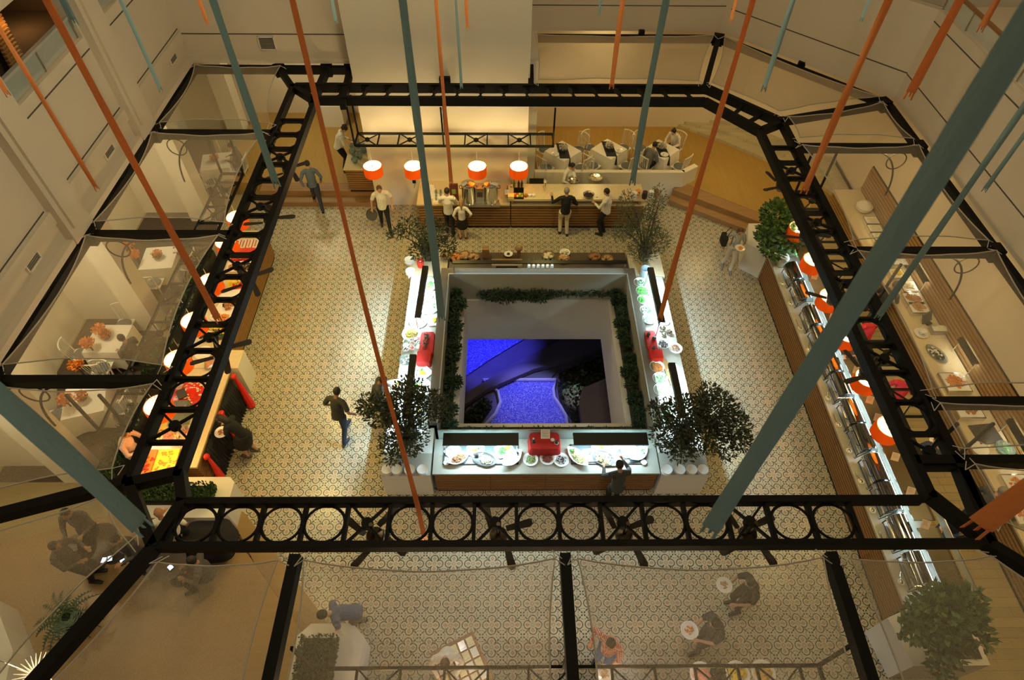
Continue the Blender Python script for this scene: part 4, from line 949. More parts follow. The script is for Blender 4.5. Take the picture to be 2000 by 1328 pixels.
def card(p, lb, rz=0, tilt=1.15, w_=.11, h_=.14, name='menu_card', m=None, lines=5):
    t = empty(name, p, rz, lb, 'card'); M = Matrix.Rotation(tilt-pi/2, 4, 'X')
    MB().box(-w_/2, -.003, 0, w_/2, .003, h_, M).build('card_panel', m or card_m, t)
    b = MB()
    for k in range(lines): b.box(-w_*.36, -.0042, h_*(.82-.14*k), w_*.36*random.uniform(.5, 1), -.0035, h_*(.85-.14*k), M)
    b.build('printed_lines', ink_m, t)
p = at(1065, 852, 1.16); card((p.x, 7.0, 1.16), 'cream menu card on the red box of the island front', 0, .6, .2, .2)
t = empty('small_figurine', (.62, 6.92, 1.16), 0, 'small black and white figurine at the left of the red box top', 'figurine')
MB().lathe([(.04, 0), (.035, .03), (.02, .06), (.03, .09), (.0, .13)], 12).build('body', dkgrey_m, t, True); MB().ell((0, 0, .14), .022).build('head', china_m, t, True)
t = empty('small_figurine', (1.12, 6.9, 1.16), 0, 'small dark figurine with white base at the right of the red box top', 'figurine')
MB().lathe([(.045, 0), (.04, .02), (.02, .05), (.035, .08), (.0, .1)], 12).build('body', dkgrey_m, t, True); MB().lathe([(.05, 0), (.05, .01)], 12).build('base', china_m, t, True)
dish(1079, 860, 1.16, 'bowl', .09, 'tiny white cup on the front edge of the red box')
# ---- left island counter
dish(838, 562, .91, 'boat', .55, 'white boat dish of leafy salad at the far end of the left island counter', [(GREEN, 'leaf', .03, 50, .2, .1, .55), (YEL, 'leaf', .025, 25, -.1, 0, .4)], 1.0, asp=.7)
dish(840, 592, .91, 'oval', .85, 'very large white oval platter under the far left hood', [(YEL, 'slice', .035, 5, -.2, .1, .3), (GREEN, 'leaf', .03, 8, -.3, -.5, .2), (DRK, 'c', .02, 6, .3, -.3, .2), (ORG, 'slice', .03, 4, 0, .4, .2)], 1.5, asp=.72)
dish(822, 572, .91, 'square', .3, 'white rectangular dish at the outer far side of the left island counter', [(CRM, 'c', .015, 40)], .1)
dish(817, 600, .91, 'square', .32, 'white rectangular dish just left of the very large oval platter', [(WHT, 'c', .015, 40)], .1)
dish(851, 626, .91, 'square', .40, 'white square plate with yellow and dark garnish beside the mixed rice', [(YEL, 'slice', .035, 8, -.2, 0, .3), (DGREEN, 'c', .025, 8, .3, -.1, .2)], .1)
dish(817, 629, .91, 'plate', .46, 'round platter of mixed rice on the left island counter', [(CRM, 'c', .016, 110), (BRN, 'c', .014, 45)], 0)
dish(804, 653, .91, 'plate', .48, 'white round plate of green and orange olives on the left island counter', [(fm('olives', (.38, .33, .03)), 'c', .02, 110), (ORG, 'c', .016, 35)], 0)
k = 0
for row, yy in (('far', (668, 666, 663)), ('middle', (676, 673, 671)), ('near', (684, 681, 679))):
    for xx, y_, cl in zip((793, 805, 818), yy, ('left', 'centre', 'right')):
        dish(xx, y_, .91, 'bowl', .15, 'little spice bowl of the three by three group, %s row %s' % (row, cl), [((DGREEN, DRK, RED, CRM, BRN)[k % 5], 'c', .01, 40)], group='little spice bowls'); k += 1
p = at(834, 668, 1.0); cloth_box((p.x, p.y-.05), (.34, .75), 0, 'low red cloth covered block on the left island counter, far one', .12)
p = at(830, 700, 1.0); cloth_box((p.x-.02, p.y), (.34, .36), 0, 'dark red draped box on the left island counter, nearer one', .2)
t = empty('olive_branch', (*at(832, 665, 1.06)[:2], 1.02), 0, 'dark dried branch decoration lying on the far red block', 'decoration')
b = MB(); scatter_leaves(b, lambda: ((random.uniform(-.06, .06), random.uniform(-.25, .25), random.uniform(0, .08)), (0, 1, 0)), 60, .07); b.build('leaves', leaf_dk, t)
MB().tube([(-.02, -.28, .01), (.01, 0, .03), (0, .27, .02)], .008, 5).build('twig', bark_m, t)
dish(822, 729, .91, 'square', .45, 'tilted white square plate with yellow slices near the trees', [(YEL, 'slice', .04, 9, -.1, -.1, .4), (GREEN, 'leaf', .03, 14, .1, .3, .4)], .8)
dish(821, 758, .91, 'plate', .55, 'large white plate with lettuce and egg under the near left hood', [(GREEN, 'leaf', .035, 25, -.3, .2, .4), (YEL, 'slice', .03, 5, 0, 0, .3)])
dish(776, 757, .91, 'square', .45, 'white dish of yellow salad beside the guest behind the tree', [(YEL, 'leaf', .03, 40)], .2)
dish(795, 706, .91, 'bowl', .34, 'glass bowl near the outer edge of the left island counter', [(CRM, 'c', .02, 30)], m=teal_glass)
dish(808, 800, .91, 'oval', .5, 'white oval dish behind the foliage on the left island counter', [(YEL, 'slice', .04, 8), (WHT, 'c', .02, 30)], .3, asp=.7)
# ---- right island counter
bw = [(1250, 556, DGREEN, 'dark chopped herbs, farthest of the row'), (1262, 610, DGREEN, 'chopped dark green leaves, before the fluffy lettuce'), (1267, 627, fm('pale_green', (.22, .50, .22)), 'pale curly endive beside the red block'), (1288, 743, fm('cucumber', (.16, .40, .12)), 'green cucumber pieces'), (1290, 765, fm('celery', (.30, .50, .2)), 'sparse green celery'), (1296, 788, CRM, 'pale salad, nearly under the tree')]
for x, y_, mm, lb in bw: dish(x, y_, .91, 'bowl', .36, 'white bowl of %s on the right island counter' % lb, [(mm, 'leaf', .026, 60)])
dish(1254, 573, .91, 'bowl', .36, 'white bowl overflowing with bright lettuce, second on the right island counter', [(GREEN, 'leaf', .05, 90)], grow=1.35)
dish(1257, 590, .91, 'bowl', .36, 'white bowl with bright lettuce spilling to its left, third on the right island counter', [(GREEN, 'leaf', .045, 50, -.4, .1, .5)], grow=1.2)
dish(1282, 720, .91, 'bowl', .36, 'white bowl of grated carrot just below the red drape', [(ORG, 'stick', .02, 70), (GREEN, 'leaf', .03, 10, -.3, .6, .2)])
dish(1302, 813, .91, 'plate', .4, 'white plate of green and yellow salad under the right tree', [(GREEN, 'leaf', .035, 30), (YEL, 'slice', .03, 6)])
dish(1295, 628, .91, 'plate', .32, 'small white plate with a yellow heap at the outer right counter edge', [(YEL, 'c', .016, 40, 0, 0, .4)])
dish(1295, 675, .94, 'bowl', .30, 'white bowl of black olives beside the red block', [(DRK, 'c', .02, 60)])
dish(1319, 681, .92, 'plate', .34, 'plate with brown grains sticking out over the right counter edge', [(BRN, 'c', .014, 60)])
for x, y_, lb in ((1283, 557, 'farthest'), (1287, 574, 'second'), (1292, 594, 'third'), (1317, 718, 'fourth'), (1322, 743, 'fifth'), (1326, 766, 'nearest')):
    dish(x, y_, .91, 'plate', .2, 'small empty white side plate on the outer edge of the right counter, %s' % lb, group='small side plates')
t = empty('storage_tub', at(1258, 538, .9), 0, 'bluish cylindrical tub at the far end of the right island counter', 'tub')
MB().lathe([(.12, 0), (.13, .28), (.12, .28), (.11, .04), (0, .04)], 20).build('tub_body', mat('blue_white_plastic', (.55, .68, .80), .4), t, True)
for x, y_, s, lb in ((1293, 645, 1, 'left'), (1306, 652, .95, 'right'), (1296, 656, .7, 'small middle')):
    t = empty('steel_cruet', at(x, y_, .9), 0, 'shiny lidded steel pot by the olives, %s one of three' % lb, 'pot'); t.scale = (s,)*3
    MB().lathe([(.06, 0), (.085, .05), (.08, .10), (.05, .13)], 16).build('pot_body', chrome_m, t, True); MB().lathe([(.055, .13), (.04, .155), (.01, .165), (.015, .18), (0, .185)], 16).build('lid', chrome_m, t, True)
p = at(1271, 668, .95); cloth_box((p.x, p.y), (.26, .62), -.02, 'red cloth covered block on the right island counter', .14)
p = at(1280, 698, .95); cloth_box((p.x, p.y), (.32, .3), 0, 'bright red satin draped box on the right island counter', .2, m=red_satin)
for x, y_, lb in ((1266, 655, 'far'), (1277, 662, 'middle'), (1276, 683, 'near')):
    t = empty('dressing_jar', at(x, y_, 1.05), 0, 'small dark dressing jar on the red block, %s' % lb, 'jar', 'dressing jars on the red block')
    MB().lathe([(.04, 0), (.05, .04), (.03, .08), (.035, .1)], 12).build('jar_body', dkgrey_m, t, True)
p, q = at(1296, 703, .95), at(1316, 752, .95); t = MB().bar(p, q, .14, .03).build('cutting_board', wood_lt); tag(t, 'long pale wooden board slanting across the right island counter', 'board')
# ---- stacked plates on the plinths
def stack(px_, py_, z, n, R, lb, grp, m=None):
    t0 = None
    p = at(px_, py_, z)
    for k in range(n):
        t = empty('plate', (p.x, p.y, z+k*.022), 0, '%s, %s from the bottom' % (lb, ORD[k]) if n > 1 else lb, 'plate', grp)
        MB().lathe([(R*.55, 0), (R*.7, .006), (R, .02), (R, .025), (R*.68, .012), (0, .008)], 22).build('plate_body', m or china_m, t, True)
for k, x in enumerate((757, 776, 801, 826)): stack(x, 921, .9, 5, .115, 'white plate in the %s stack on the left front plinth' % ORD[k], 'stacked plates left')
for k, x in enumerate((1301, 1326, 1349, 1371)): stack(x, 921, .9, 5, .115, 'white plate in the %s stack on the right front plinth' % ORD[k], 'stacked plates right')
stack(800, 512, .9, 5, .13, 'plate in the far stack at the back left plinth', 'stacked plates back'); stack(802, 534, .9, 5, .13, 'plate in the near stack at the back left plinth', 'stacked plates back')
# ---- back island counter: breads, boards, tumblers
for k, (x, y_, mm) in enumerate(((872, 500, TAN), (892, 503, ORG), (908, 500, TAN), (925, 503, TAN), (1100, 505, TAN), (1185, 507, TAN), (1160, 502, BRN), (1070, 500, CRM))):
    dish(x, y_+2, .9, 'bowl', .34, 'basket of bread on the back island counter, %s from the left' % ('first', 'second', 'third', 'fourth', 'sixth', 'eighth', 'seventh', 'fifth')[k], [(mm, 'c', .045, 26)], m=mat('wicker', (.30, .18, .07), .8), nm='bread_basket', group='bread baskets')
dish(993, 497, .95, 'plate', .24, 'white plate with black centre on the back island counter', [(DRK, 'c', .02, 12, 0, 0, .3)])
dish(1103, 494, .95, 'plate', .30, 'domed pale dish on the back island counter', [(CRM, 'c', .03, 20)])
t = empty('wooden_display_stand', at(990, 520, .9), 0, 'low dark wooden display stand with an arched front on the back counter', 'stand')
b = MB(); b.box(-.42, -.12, .12, .42, .12, .17).box(-.42, -.12, 0, -.3, .12, .12).box(.3, -.12, 0, .42, .12, .12); b.build('stand_frame', step_m, t)
for x, y_, lb, h_ in ((949, 500, 'tall square', .3), (1013, 497, 'round topped', .3)):
    t = empty('wooden_block', at(x, y_, .9), 0, '%s dark wooden block on the back island counter' % lb, 'block')
    (MB().box(-.10, -.08, 0, .10, .08, h_) if lb[0] == 't' else MB().lathe([(.06, 0), (.05, .16), (.10, .2), (.11, .26), (.06, .31), (0, .32)], 14)).build('block_body', step_m, t)
t = empty('tumbler_tray', at(1054, 519, .9), 0, 'brown tray under the white tumblers on the back counter', 'tray'); MB().box(-.34, -.12, 0, .34, .12, .03).build('tray_body', step_m, t)
for k in range(6):
    p = at(1033+k*9, 525, .93); t = MB().lathe([(.045, 0), (.04, .14), (.034, .15), (0, .15)], 14).build('tumbler', china_m, None, True, loc=p); tag(t, 'upturned white tumbler in the front row, %s from the left' % ORD[k], 'tumbler', 'white tumblers')
    p = at(1034+k*9, 514, .93); t = MB().lathe([(.045, 0), (.04, .14), (.034, .15), (0, .15)], 14).build('tumbler', teal_glass, None, True, loc=p); tag(t, 'glass tumbler in the back row of the tray, %s from the left' % ORD[k], 'tumbler', 'glass tumblers')
t = empty('red_bottle_stand', at(822, 520, .9), 0, 'red cylinder beside the plate stacks at the back left corner', 'jar'); MB().lathe([(.09, 0), (.1, .2), (.06, .28), (.03, .3)], 14).build('jar_body', red_satin, t, True)
# ---- bar things
def urn(x, lb):
    t = empty('tea_urn', (*at(x, 395, .95)[:2], .95), 0, lb, 'urn', 'steel tea urns on the bar')
    MB().lathe([(.21, 0), (.22, .02), (.22, .06), (.2, .08), (.2, .62), (.215, .64), (.215, .66)], 28).build('urn_body', chrome_m, t, True)
    MB().lathe([(.21, .66), (.2, .69), (.1, .73), (.03, .74), (.03, .77), (0, .78)], 28).build('lid', chrome_m, t, True)
    for s in (-1, 1):
        MB().tube([(s*.2, 0, .5), (s*.26, 0, .52), (s*.26, 0, .60), (s*.2, 0, .62)], .012, 6).build('handle', dkgrey_m, t, True)
    MB().tube([(0, -.2, .1), (0, -.26, .1), (0, -.27, .06)], .014, 6).build('tap', chrome_m, t, True)
urn(916, 'left steel tea urn on the bar'); urn(960, 'right steel tea urn on the bar')
t = empty('coffee_machine', (*at(938, 393, .95)[:2], .95), 0, 'steel hot drink machine with dark panel between the urns', 'machine')
MB().box(-.14, -.12, 0, .14, .16, .55).build('machine_body', steel_m, t); MB().box(-.08, -.126, .25, .08, -.119, .42).build('panel', dkgrey_m, t)
t = empty('drip_tray', (*at(936, 401, .95)[:2], .95), 0, 'long steel drip tray in front of the urns', 'tray'); MB().box(-.62, -.09, 0, .62, .09, .06).build('tray_body', steel_m, t)
for k in range(5):
    p = at(842+(k % 2)*3, 388-k*7, .95)
    stack(842+(k % 2)*2, 386-k*5, .95+.0, 1, .10, 'white saucer by the blue streamer on the bar, %s from the front' % ORD[k], 'saucers on the bar')
t = empty('glass_tray', (*at(864, 388, .95)[:2], .95), 0, 'white tray with upturned glasses on the left of the bar', 'tray'); MB().box(-.27, -.2, 0, .27, .2, .02).build('tray_body', china_m, t)
for k in range(9):
    p = at(852+(k % 3)*9, 376+(k//3)*7, .97); t = MB().lathe([(.034, 0), (.03, .10), (.0, .10)], 10).build('drinking_glass', teal_glass, None, True, loc=p); tag(t, 'drinking glass on the white bar tray, row %s place %s' % (ORD[k//3], ORD[k % 3]), 'glass', 'glasses on the bar tray')
t = empty('menu_stand', (*at(888, 392, .95)[:2], .95), 0, 'dark red menu stand with a green card on the bar', 'stand')
MB().box(-.13, -.02, 0, .13, .03, .62).build('stand_board', mat('dark_red_board', (.14, .03, .02), .5), t); MB().box(-.06, -.026, .27, .06, -.021, .44).build('green_card', mat('green_card', (.25, .36, .10), .6), t)
bot_g = mat('green_glass', (.10, .20, .05), .1); bot_d = mat('dark_glass', (.05, .02, .01), .1)
for x, mm, lb in ((991, bot_g, 'first green bottle behind the tea box'), (998, bot_g, 'second green bottle behind the tea box'), (1004, bot_g, 'third green bottle behind the tea box'), (1013, bot_d, 'left dark bottle with brown neck behind the tea box'), (1019, bot_d, 'right dark bottle behind the tea box')):
    t = empty('bottle', (*at(x, 366, 1.19)[:2], 1.19 if x > 1000 else .95), 0, lb, 'bottle', 'bottles on the bar')
    MB().lathe([(.035, 0), (.037, .16), (.015, .21), (.014, .27)], 12).build('bottle_body', mm, t, True); MB().lathe([(.016, .27), (.016, .29)], 10).build('cap', red_cloth, t)
t = empty('tea_box', (*at(1013, 384, 1.19)[:2], 1.19), 0, 'black tea box with rows of coloured sachets on the raised bar top', 'box')
MB().box(-.15, -.12, 0, .15, .12, .05).build('tray', black_m, t); MB().box(-.15, .10, 0, .15, .125, .24).build('lid', black_m, t)
for i in range(4):
    for j in range(2): MB().box(-.14+i*.07, -.10+j*.1, .05, -.08+i*.07, -.02+j*.1, .08).build('tea_sachets', (RED, YEL, GREEN, ORG)[(i+j*3) % 4], t)
for x, mm, lb in ((1027, BRN, 'brown'), (1035, WHT, 'middle white'), (1042, WHT, 'right white')):
    t = empty('sugar_jar', (*at(x, 384, 1.19)[:2], 1.19), 0, '%s sugar jar beside the tea box' % lb, 'jar', 'sugar jars'); MB().lathe([(.05, 0), (.055, .08), (.0, .09)], 12).build('jar_body', mm, t, True)
t = MB().box(-.09, -.09, 0, .09, .09, .1).build('napkin_box', mat('yellow_paper', (.78, .62, .25), .7), loc=(*at(998, 386, 1.19)[:2], 1.19)); tag(t, 'yellow napkin box at the left end of the raised bar top', 'box')
card((*at(990, 380, 1.19)[:2], 1.19), 'white tent card at the left end of the raised bar top', 0, 1.2, .12, .15, m=china_m)
t = empty('beer_tap', (*at(1063, 385, .95)[:2], .95), 0, 'tall steel tap column on the bar', 'tap'); MB().lathe([(.05, 0), (.03, .05), (.03, .5), (.05, .55), (.05, .65), (0, .68)], 14).build('column', chrome_m, t, True); MB().tube([(0, 0, .55), (0, -.12, .57), (0, -.13, .5)], .012, 6).build('spout', chrome_m, t)
t = MB().box(-.16, -.14, 0, .16, .14, .35).build('black_fridge', black_m, loc=(*at(1040, 372, .0)[:2]+Vector((0, .35)), 0)) if False else empty('bar_fridge', (1.05, 16.45, 0), 0, 'dark low fridge behind the bar beside the wall', 'fridge')
MB().box(-.25, -.25, 0, .25, .25, .85).build('fridge_body', black_m, t); MB().box(-.23, -.27, .05, .23, -.255, .8).build('door', dkgrey_m, t)
for x, y_, mm, lb in ((1238, 380, WHT, 'white'), (1244, 376, ORG, 'orange juice'), (1258, 379, DRK, 'dark cherry juice'), (1270, 378, WHT, 'second white'), (1280, 376, BRN, 'brown juice')):
    t = empty('juice_jug', (*at(x, y_+8, 1.19)[:2], 1.19 if x < 1272 else 1.19), 0, '%s jug on the right end of the bar' % lb, 'jug', 'jugs on the bar'); MB().lathe([(.07, 0), (.085, .1), (.07, .2), (.08, .23)], 14).build('jug_body', mm, t, True); MB().tube([(.08, 0, .05), (.13, 0, .08), (.13, 0, .16), (.075, 0, .2)], .01, 5).build('handle', china_m, t)
dish(1149, 384, 1.19, 'bowl', .34, 'dark steel bowl between the two men at the bar', [(DRK, 'c', .03, 30)], m=steel_m); dish(1120, 352, 1.19, 'oval', .4, 'steel serving tray held by the barman', [(DRK, 'c', .02, 20)], m=steel_m)
dish(1163, 347, .93, 'oval', .45, 'steel tray with shiny cups on the low wall by the bar', [(CRM, 'c', .02, 16)], m=chrome_m)
t = empty('wall_telephone', (-2.83, 16.42, .95), 0, 'small black telephone on the bar wall', 'telephone'); MB().box(-.05, -.04, -.07, .05, 0, .09).build('phone_base', black_m, t); MB().tube([(.02, -.04, -.07), (.0, -.05, -.16), (-.02, -.04, -.24)], .006, 5).build('cord', black_m, t)
# glass vases on the side counter
for k, (x, y_) in enumerate(((690, 300), (703, 310), (712, 298), (700, 288), (694, 318))):
    t = empty('glass_vase', (*at(x, y_, 1.25)[:2], 1.25), 0, 'greenish glass vase on the slatted stand, %s of five' % ORD[k], 'vase', 'glass vases on the stand')
    MB().lathe([(.06, 0), (.10, .08), (.11, .16), (.05, .24), (.07, .3), (.065, .3), (.045, .24), (.1, .15), (.09, .08), (0, .02)], 18).build('vase_body', teal_glass, t, True)
b = MB().box(-6.55, 20.4, .35, -5.75, 21.1, 1.15); t = wbuild(b, 'white_block', white_m, None); tag(t, 'pale plastered block at the back of the far left deck', 'block')
# ---- left buffet food
ZL = 1.01
def lbox(px_, py_, z, d, rz, m, lb, nm, cat):
    p = at(px_, py_, z); t = MB().cbox((0, 0, d[2]/2), d).build(nm, m, loc=p, rot=(0, 0, rz)); return tag(t, lb, cat)
t = empty('skewer_tray', at(482, 482, ZL), .05, 'red tray with four white dishes of skewers at the far end of the left buffet', 'tray')
MB().box(-.36, -.26, 0, .36, .26, .03).build('tray_body', RED, t)
for k in range(4):
    MB().box(-.33+k*.17, -.08, .03, -.20+k*.17, .24, .05).build('dish', china_m, t); b = MB()
    for j in range(7): b.ell((-.265+k*.17, -.05+j*.04, .06), (.035, .014, .014), 6, 4)
    b.build('skewer', TAN, t)
dish(470, 505, ZL, 'square', .5, 'tray of dark red sliced meat behind the skewers', [(RED, 'slice', .04, 60)], .05, red_cloth, .5)
dish(462, 522, ZL, 'square', .5, 'glossy tray of yellow-brown roast pieces under the second fan', [(fm('roast', (.50, .25, .05)), 'c', .035, 60)], .1, china_m, .8)
dish(482, 523, ZL, 'oval', .62, 'white oval platter of dark fish on the left buffet edge', [(DRK, 'stick', .04, 16), (BRN, 'stick', .03, 10)], 1.2, asp=.6)
dish(462, 552, ZL, 'plate', .5, 'round yellow basket on the left buffet', [(YEL, 'slice', .06, 25)], 0, YEL)
lbox(472, 560, ZL, (.45, .4, .05), .1, red_satin, 'glossy red wrapped block beside the yellow basket', 'red_block', 'block')
lbox(452, 578, ZL, (.55, .32, .06), .2, china_m, 'folded white cloth on the left buffet', 'folded_cloth', 'cloth')
dish(447, 600, ZL, 'oval', .7, 'large white platter with dark sliced meat in the middle of the left buffet', [(BRN, 'slice', .05, 25, .2, .1, .5), (DRK, 'slice', .03, 10, .1, .3, .3)], 1.1, asp=.8)
dish(424, 618, ZL, 'plate', .34, 'small white plate by the streamer end on the left buffet', [(RED, 'c', .02, 20)])
dish(437, 622, ZL, 'plate', .40, 'round plate of orange sauce on the left buffet', [(ORG, 'c', .03, 60)])
dish(425, 647, ZL, 'square', .6, 'wide dish of green and yellow vegetables on the left buffet', [(DGREEN, 'leaf', .05, 60), (YEL, 'c', .035, 45), (RED, 'c', .03, 12)], .1, dkgrey_m)
dish(402, 660, ZL, 'bowl', .36, 'white bowl with dark content beside the vegetables', [(DRK, 'c', .03, 30)])
dish(398, 690, ZL, 'plate', .42, 'empty white plate on the pale plinth', [], 0); dish(413, 712, ZL, 'square', .3, 'stack of grey books or trays near the plinth', [], .3, steel_m)
t = empty('red_food_display', at(362, 778, ZL), .1, 'big red heaped display with a white skull-like sculpture on the left buffet', 'display')
MB().lathe([(.42, 0), (.44, .05), (.36, .1), (.2, .16), (0, .18)], 26).build('red_mound', red_satin, t, True)
MB().ell((-.12, .25, .24), (.11, .10, .12), 14, 10).ell((-.12, .2, .15), (.07, .06, .06), 10, 6).build('white_sculpture', china_m, t, True)
MB().cbox((.0, -.02, .21), (.2, .26, .03), .5).build('dark_slate', dkgrey_m, t)
b = MB(); heap(b, .38, .38, .12, 60, .03, 'c'); b.v = [(x+.08, y, z+.08) for x, y, z in b.v]; o = b.build('food', CRM, t, True); o['kind'] = 'stuff'
t = empty('glass_display_case', at(345, 822, ZL), .08, 'glass display case with yellow cloth on the near left buffet', 'case')
MB().box(.0, -.32, 0, .3, .32, .32).build('case_glass', teal_glass, t); MB().box(-.3, -.32, 0, -.02, .32, .04).build('yellow_cloth', YEL, t)
b = MB()
for x, y_ in ((0, -.32), (.3, -.32), (0, .32), (.3, .32)): b.box(x-.008, y_-.008, 0, x+.008, y_+.008, .33)
b.build('corner_posts', steel_m, t)
glow = lamp('POINT', 'food_warmer', (*at(320, 880, 1.5)[:2], 1.5), 26, (1, .45, .10), shadow_soft_size=.08)
t = empty('carving_tray', at(306, 905, ZL), .05, 'large glowing orange tray of pastry squares at the near end of the left buffet', 'tray')
MB().box(-.5, -.42, 0, .5, .42, .03).build('tray_body', steel_m, t)
for i in range(2):
    b = MB(); b.box(-.46+i*.45, -.38, .03, -.04+i*.47, .30, .07); b.build('pastry_sheet', (ORG, YEL)[i], t)
    b = MB(); heap(b, .2, .3, .01, 45, .03, 'c'); b.v = [(x-.25+i*.47, y-.03, z+.06) for x, y, z in b.v]; o = b.build('topping', (RED, ORG)[i], t, True); o['kind'] = 'stuff'
t = empty('heat_lamp', at(318, 868, ZL), 0, 'brass heat lamp leaning over the glowing tray', 'lamp')
MB().tube([(.3, .1, 0), (.32, .1, .35), (.15, .05, .5), (0, 0, .42)], .014, 6).build('arm', mat('brass', (.65, .45, .14), .25, metal=1), t, True)
MB().lathe([(.03, .44), (.11, .34), (.10, .34), (.03, .42)], 16).build('lamp_shade', MATS['brass'], t, True); MB().ell((0, 0, .36), .035).build('bulb', emis('warmer_bulb', (1, .75, .4), 22), t, True)
dish(332, 852, ZL, 'plate', .42, 'white plate with pink food beside the heat lamp', [(fm('pink_ham', (.70, .28, .20)), 'slice', .04, 25)])
dish(362, 842, ZL, 'plate', .3, 'small plate with pale pink slices by the display case', [(FOODM['pink_ham'], 'slice', .03, 14)])
dish(300, 855, ZL, 'bowl', .24, 'little brass coloured bowl behind the heat lamp', [(YEL, 'c', .02, 20)], m=MATS['brass'])
# drape and sashes on the near left counter
def drape(lb, y0, y1, m, x=-6.46, z1=.95, amp=.05, nm='drape'):
    N = 40; K = 6; vs = []
    for j in range(K+1):
        for i in range(N+1):
            f = i/N; g_ = j/K; y = y0+(y1-y0)*f; z = z1*(1-g_)+.015; vs.append((x+.03+.10*g_+amp*g_*sin(i*1.7)+.02*sin(i*3.1+j), y, z))
    fs = [(j*(N+1)+i, j*(N+1)+i+1, (j+1)*(N+1)+i+1, (j+1)*(N+1)+i) for j in range(K) for i in range(N)]
    b = MB().add(vs, fs); b.add([(v[0]-.015, v[1], v[2]) for v in vs], [f[::-1] for f in fs]); t = b.build(nm, m, None, True); return tag(t, lb, 'drape')
lace = mat('black_lace', (.02, .02, .022), .85, noise=(60, .9))
drape('black lacy drape on the left counter behind the woman, far half', 7.9, 8.75, lace); drape('black lacy drape on the left counter, near half', 6.75, 7.75, lace)
for y_, lb in ((8.85, 'farthest'), (7.82, 'middle'), (6.72, 'nearest')):
    t = empty('satin_ribbon', (-6.4, y_, .9), 0, 'red satin sash knotted on the left counter, %s of three' % lb, 'ribbon', 'red ribbons')
    MB().ell((0, 0, .02), (.07, .08, .06), 12, 8).build('knot', red_satin, t, True); b = MB(); b.tube([(.02, 0, 0), (.12, -.12, -.35), (.22, -.25, -.85)], [.03, .07, .10], 8); b.build('tail', red_satin, t, True)
# ================================================================== chafing dishes
def make_chafer():
    t = empty('chafing_dish', (0, 0, 0), 0, 'x', 'chafing dish', 'roll-top chafing dishes')
    b = MB()
    for sx in (-1, 1):
        for sy in (-1, 1): b.tube([(sx*.17, sy*.29, 0), (sx*.16, sy*.28, .2)], .012, 6)
        b.bar((sx*.17, -.29, .03), (sx*.17, .29, .03), .012, .012)
    b.build('stand', dkgrey_m, t)
    MB().box(-.19, -.31, .18, .19, .31, .24).build('water_pan', chrome_m, t)
    b = MB(); n = 14; vs = []
    for i in range(n+1):
        a = pi*i/n; vs += [(.185*cos(a), -.30, .24+.17*sin(a)), (.185*cos(a), .30, .24+.17*sin(a))]
    b.add(vs, [(2*i, 2*i+1, 2*i+3, 2*i+2) for i in range(n)]+[tuple(2*i for i in range(n+1)), tuple(2*i+1 for i in range(n+1))[::-1]])
    rt_ = b.build('roll_top', mat('dark_reflection_steel', (.30, .31, .33), .10, metal=1, noise=(3, .05)), t, True)  # steel colour darkened to stand in for reflections of dark surroundings
    b = MB(); b.tube([(-.19, -.18, .28), (-.26, -.16, .31), (-.26, .16, .31), (-.19, .18, .28)], .012, 6); b.build('handle', chrome_m, rt_)
    b = MB(); b.tube([(-.03, -.33, .30), (-.22, -.34, .02), (-.22, -.30, .02)], .009, 6); b.build('hinge_arm', dkgrey_m, t)
    for s in (-1, 1): MB().lathe([(.04, 0), (.045, .05), (.03, .06), (0, .06)], 12, (-.0, s*.14, .03)).build('burner', steel_m, t, True)
    return t
ch = make_chafer(); uc = False
CY = [12.0, 11.28, 10.42, 9.72, 8.98, 8.3, 7.58, 6.92, 6.2, 5.55, 4.85, 4.12]
for k, y_ in enumerate(CY): place(ch, uc, (7.74, y_, 1.0), 0, 'silver roll-top chafing dish, %s from the back of the row' % ORD[k]); uc = True
t = empty('plate_warmer', (7.62, 12.62, 1.0), 0, 'round dark warmer holding a white plate at the back end of the chafing row', 'warmer')
MB().lathe([(.15, 0), (.17, .04), (.17, .26), (.13, .28)], 22).build('warmer_body', steel_m, t, True); MB().lathe([(.1, .28), (.14, .31), (.0, .3)], 20).build('plate', china_m, t, True)
def make_ladle():
    t = empty('ladle_rest', (0, 0, 0), 0, 'x', 'ladle rest', 'spoon rests before the chafing dishes')
    MB().lathe([(.04, 0), (.065, .015), (.06, .02), (0, .01)], 14).build('rest_dish', china_m, t, True)
    MB().tube([(.0, .0, .02), (-.02, .12, .05), (.0, .24, .09)], .008, 6).ell((0, 0, .025), (.035, .045, .015)).build('spoon', chrome_m, t, True)
    return t
ld = make_ladle(); ul = False
for k, y_ in enumerate(CY): place(ld, ul, (7.47, y_-.15, 1.0), .3*(-1)**k, 'spoon on its rest before the %s chafing dish from the back' % ORD[k]); ul = True
pk = mat('pinkish_card', (.62, .50, .42), .7)
for k, (x, y_) in enumerate(((1556, 505), (1575, 542), (1590, 590), (1614, 622), (1627, 680), (1646, 727), (1670, 785), (1686, 820), (1702, 851), (1721, 897), (1748, 965), (1778, 1030))):
    card((8.06, at(x, y_, 1.5).y, 1.44), 'pinkish name card on the dark shelf, %s from the back' % ORD[k], -.35, .75, .15, .17, 'name_card', pk, 4)
for k, y_ in enumerate((10.9, 9.0, 6.85)):
    t = empty('label_strip', (8.17, y_, 1.36), 0, 'pale strip with dark marks between shelf boards, %s from the back' % ORD[k], 'strip'); MB().box(-.19, -.09, 0, .19, .09, .06).build('strip_body', pk, t)
    for j in range(4): MB().cbox((-.13+j*.09, 0, .062), (.05, .09, .006)).build('mark', china_m if j % 2 else dkgrey_m, t)
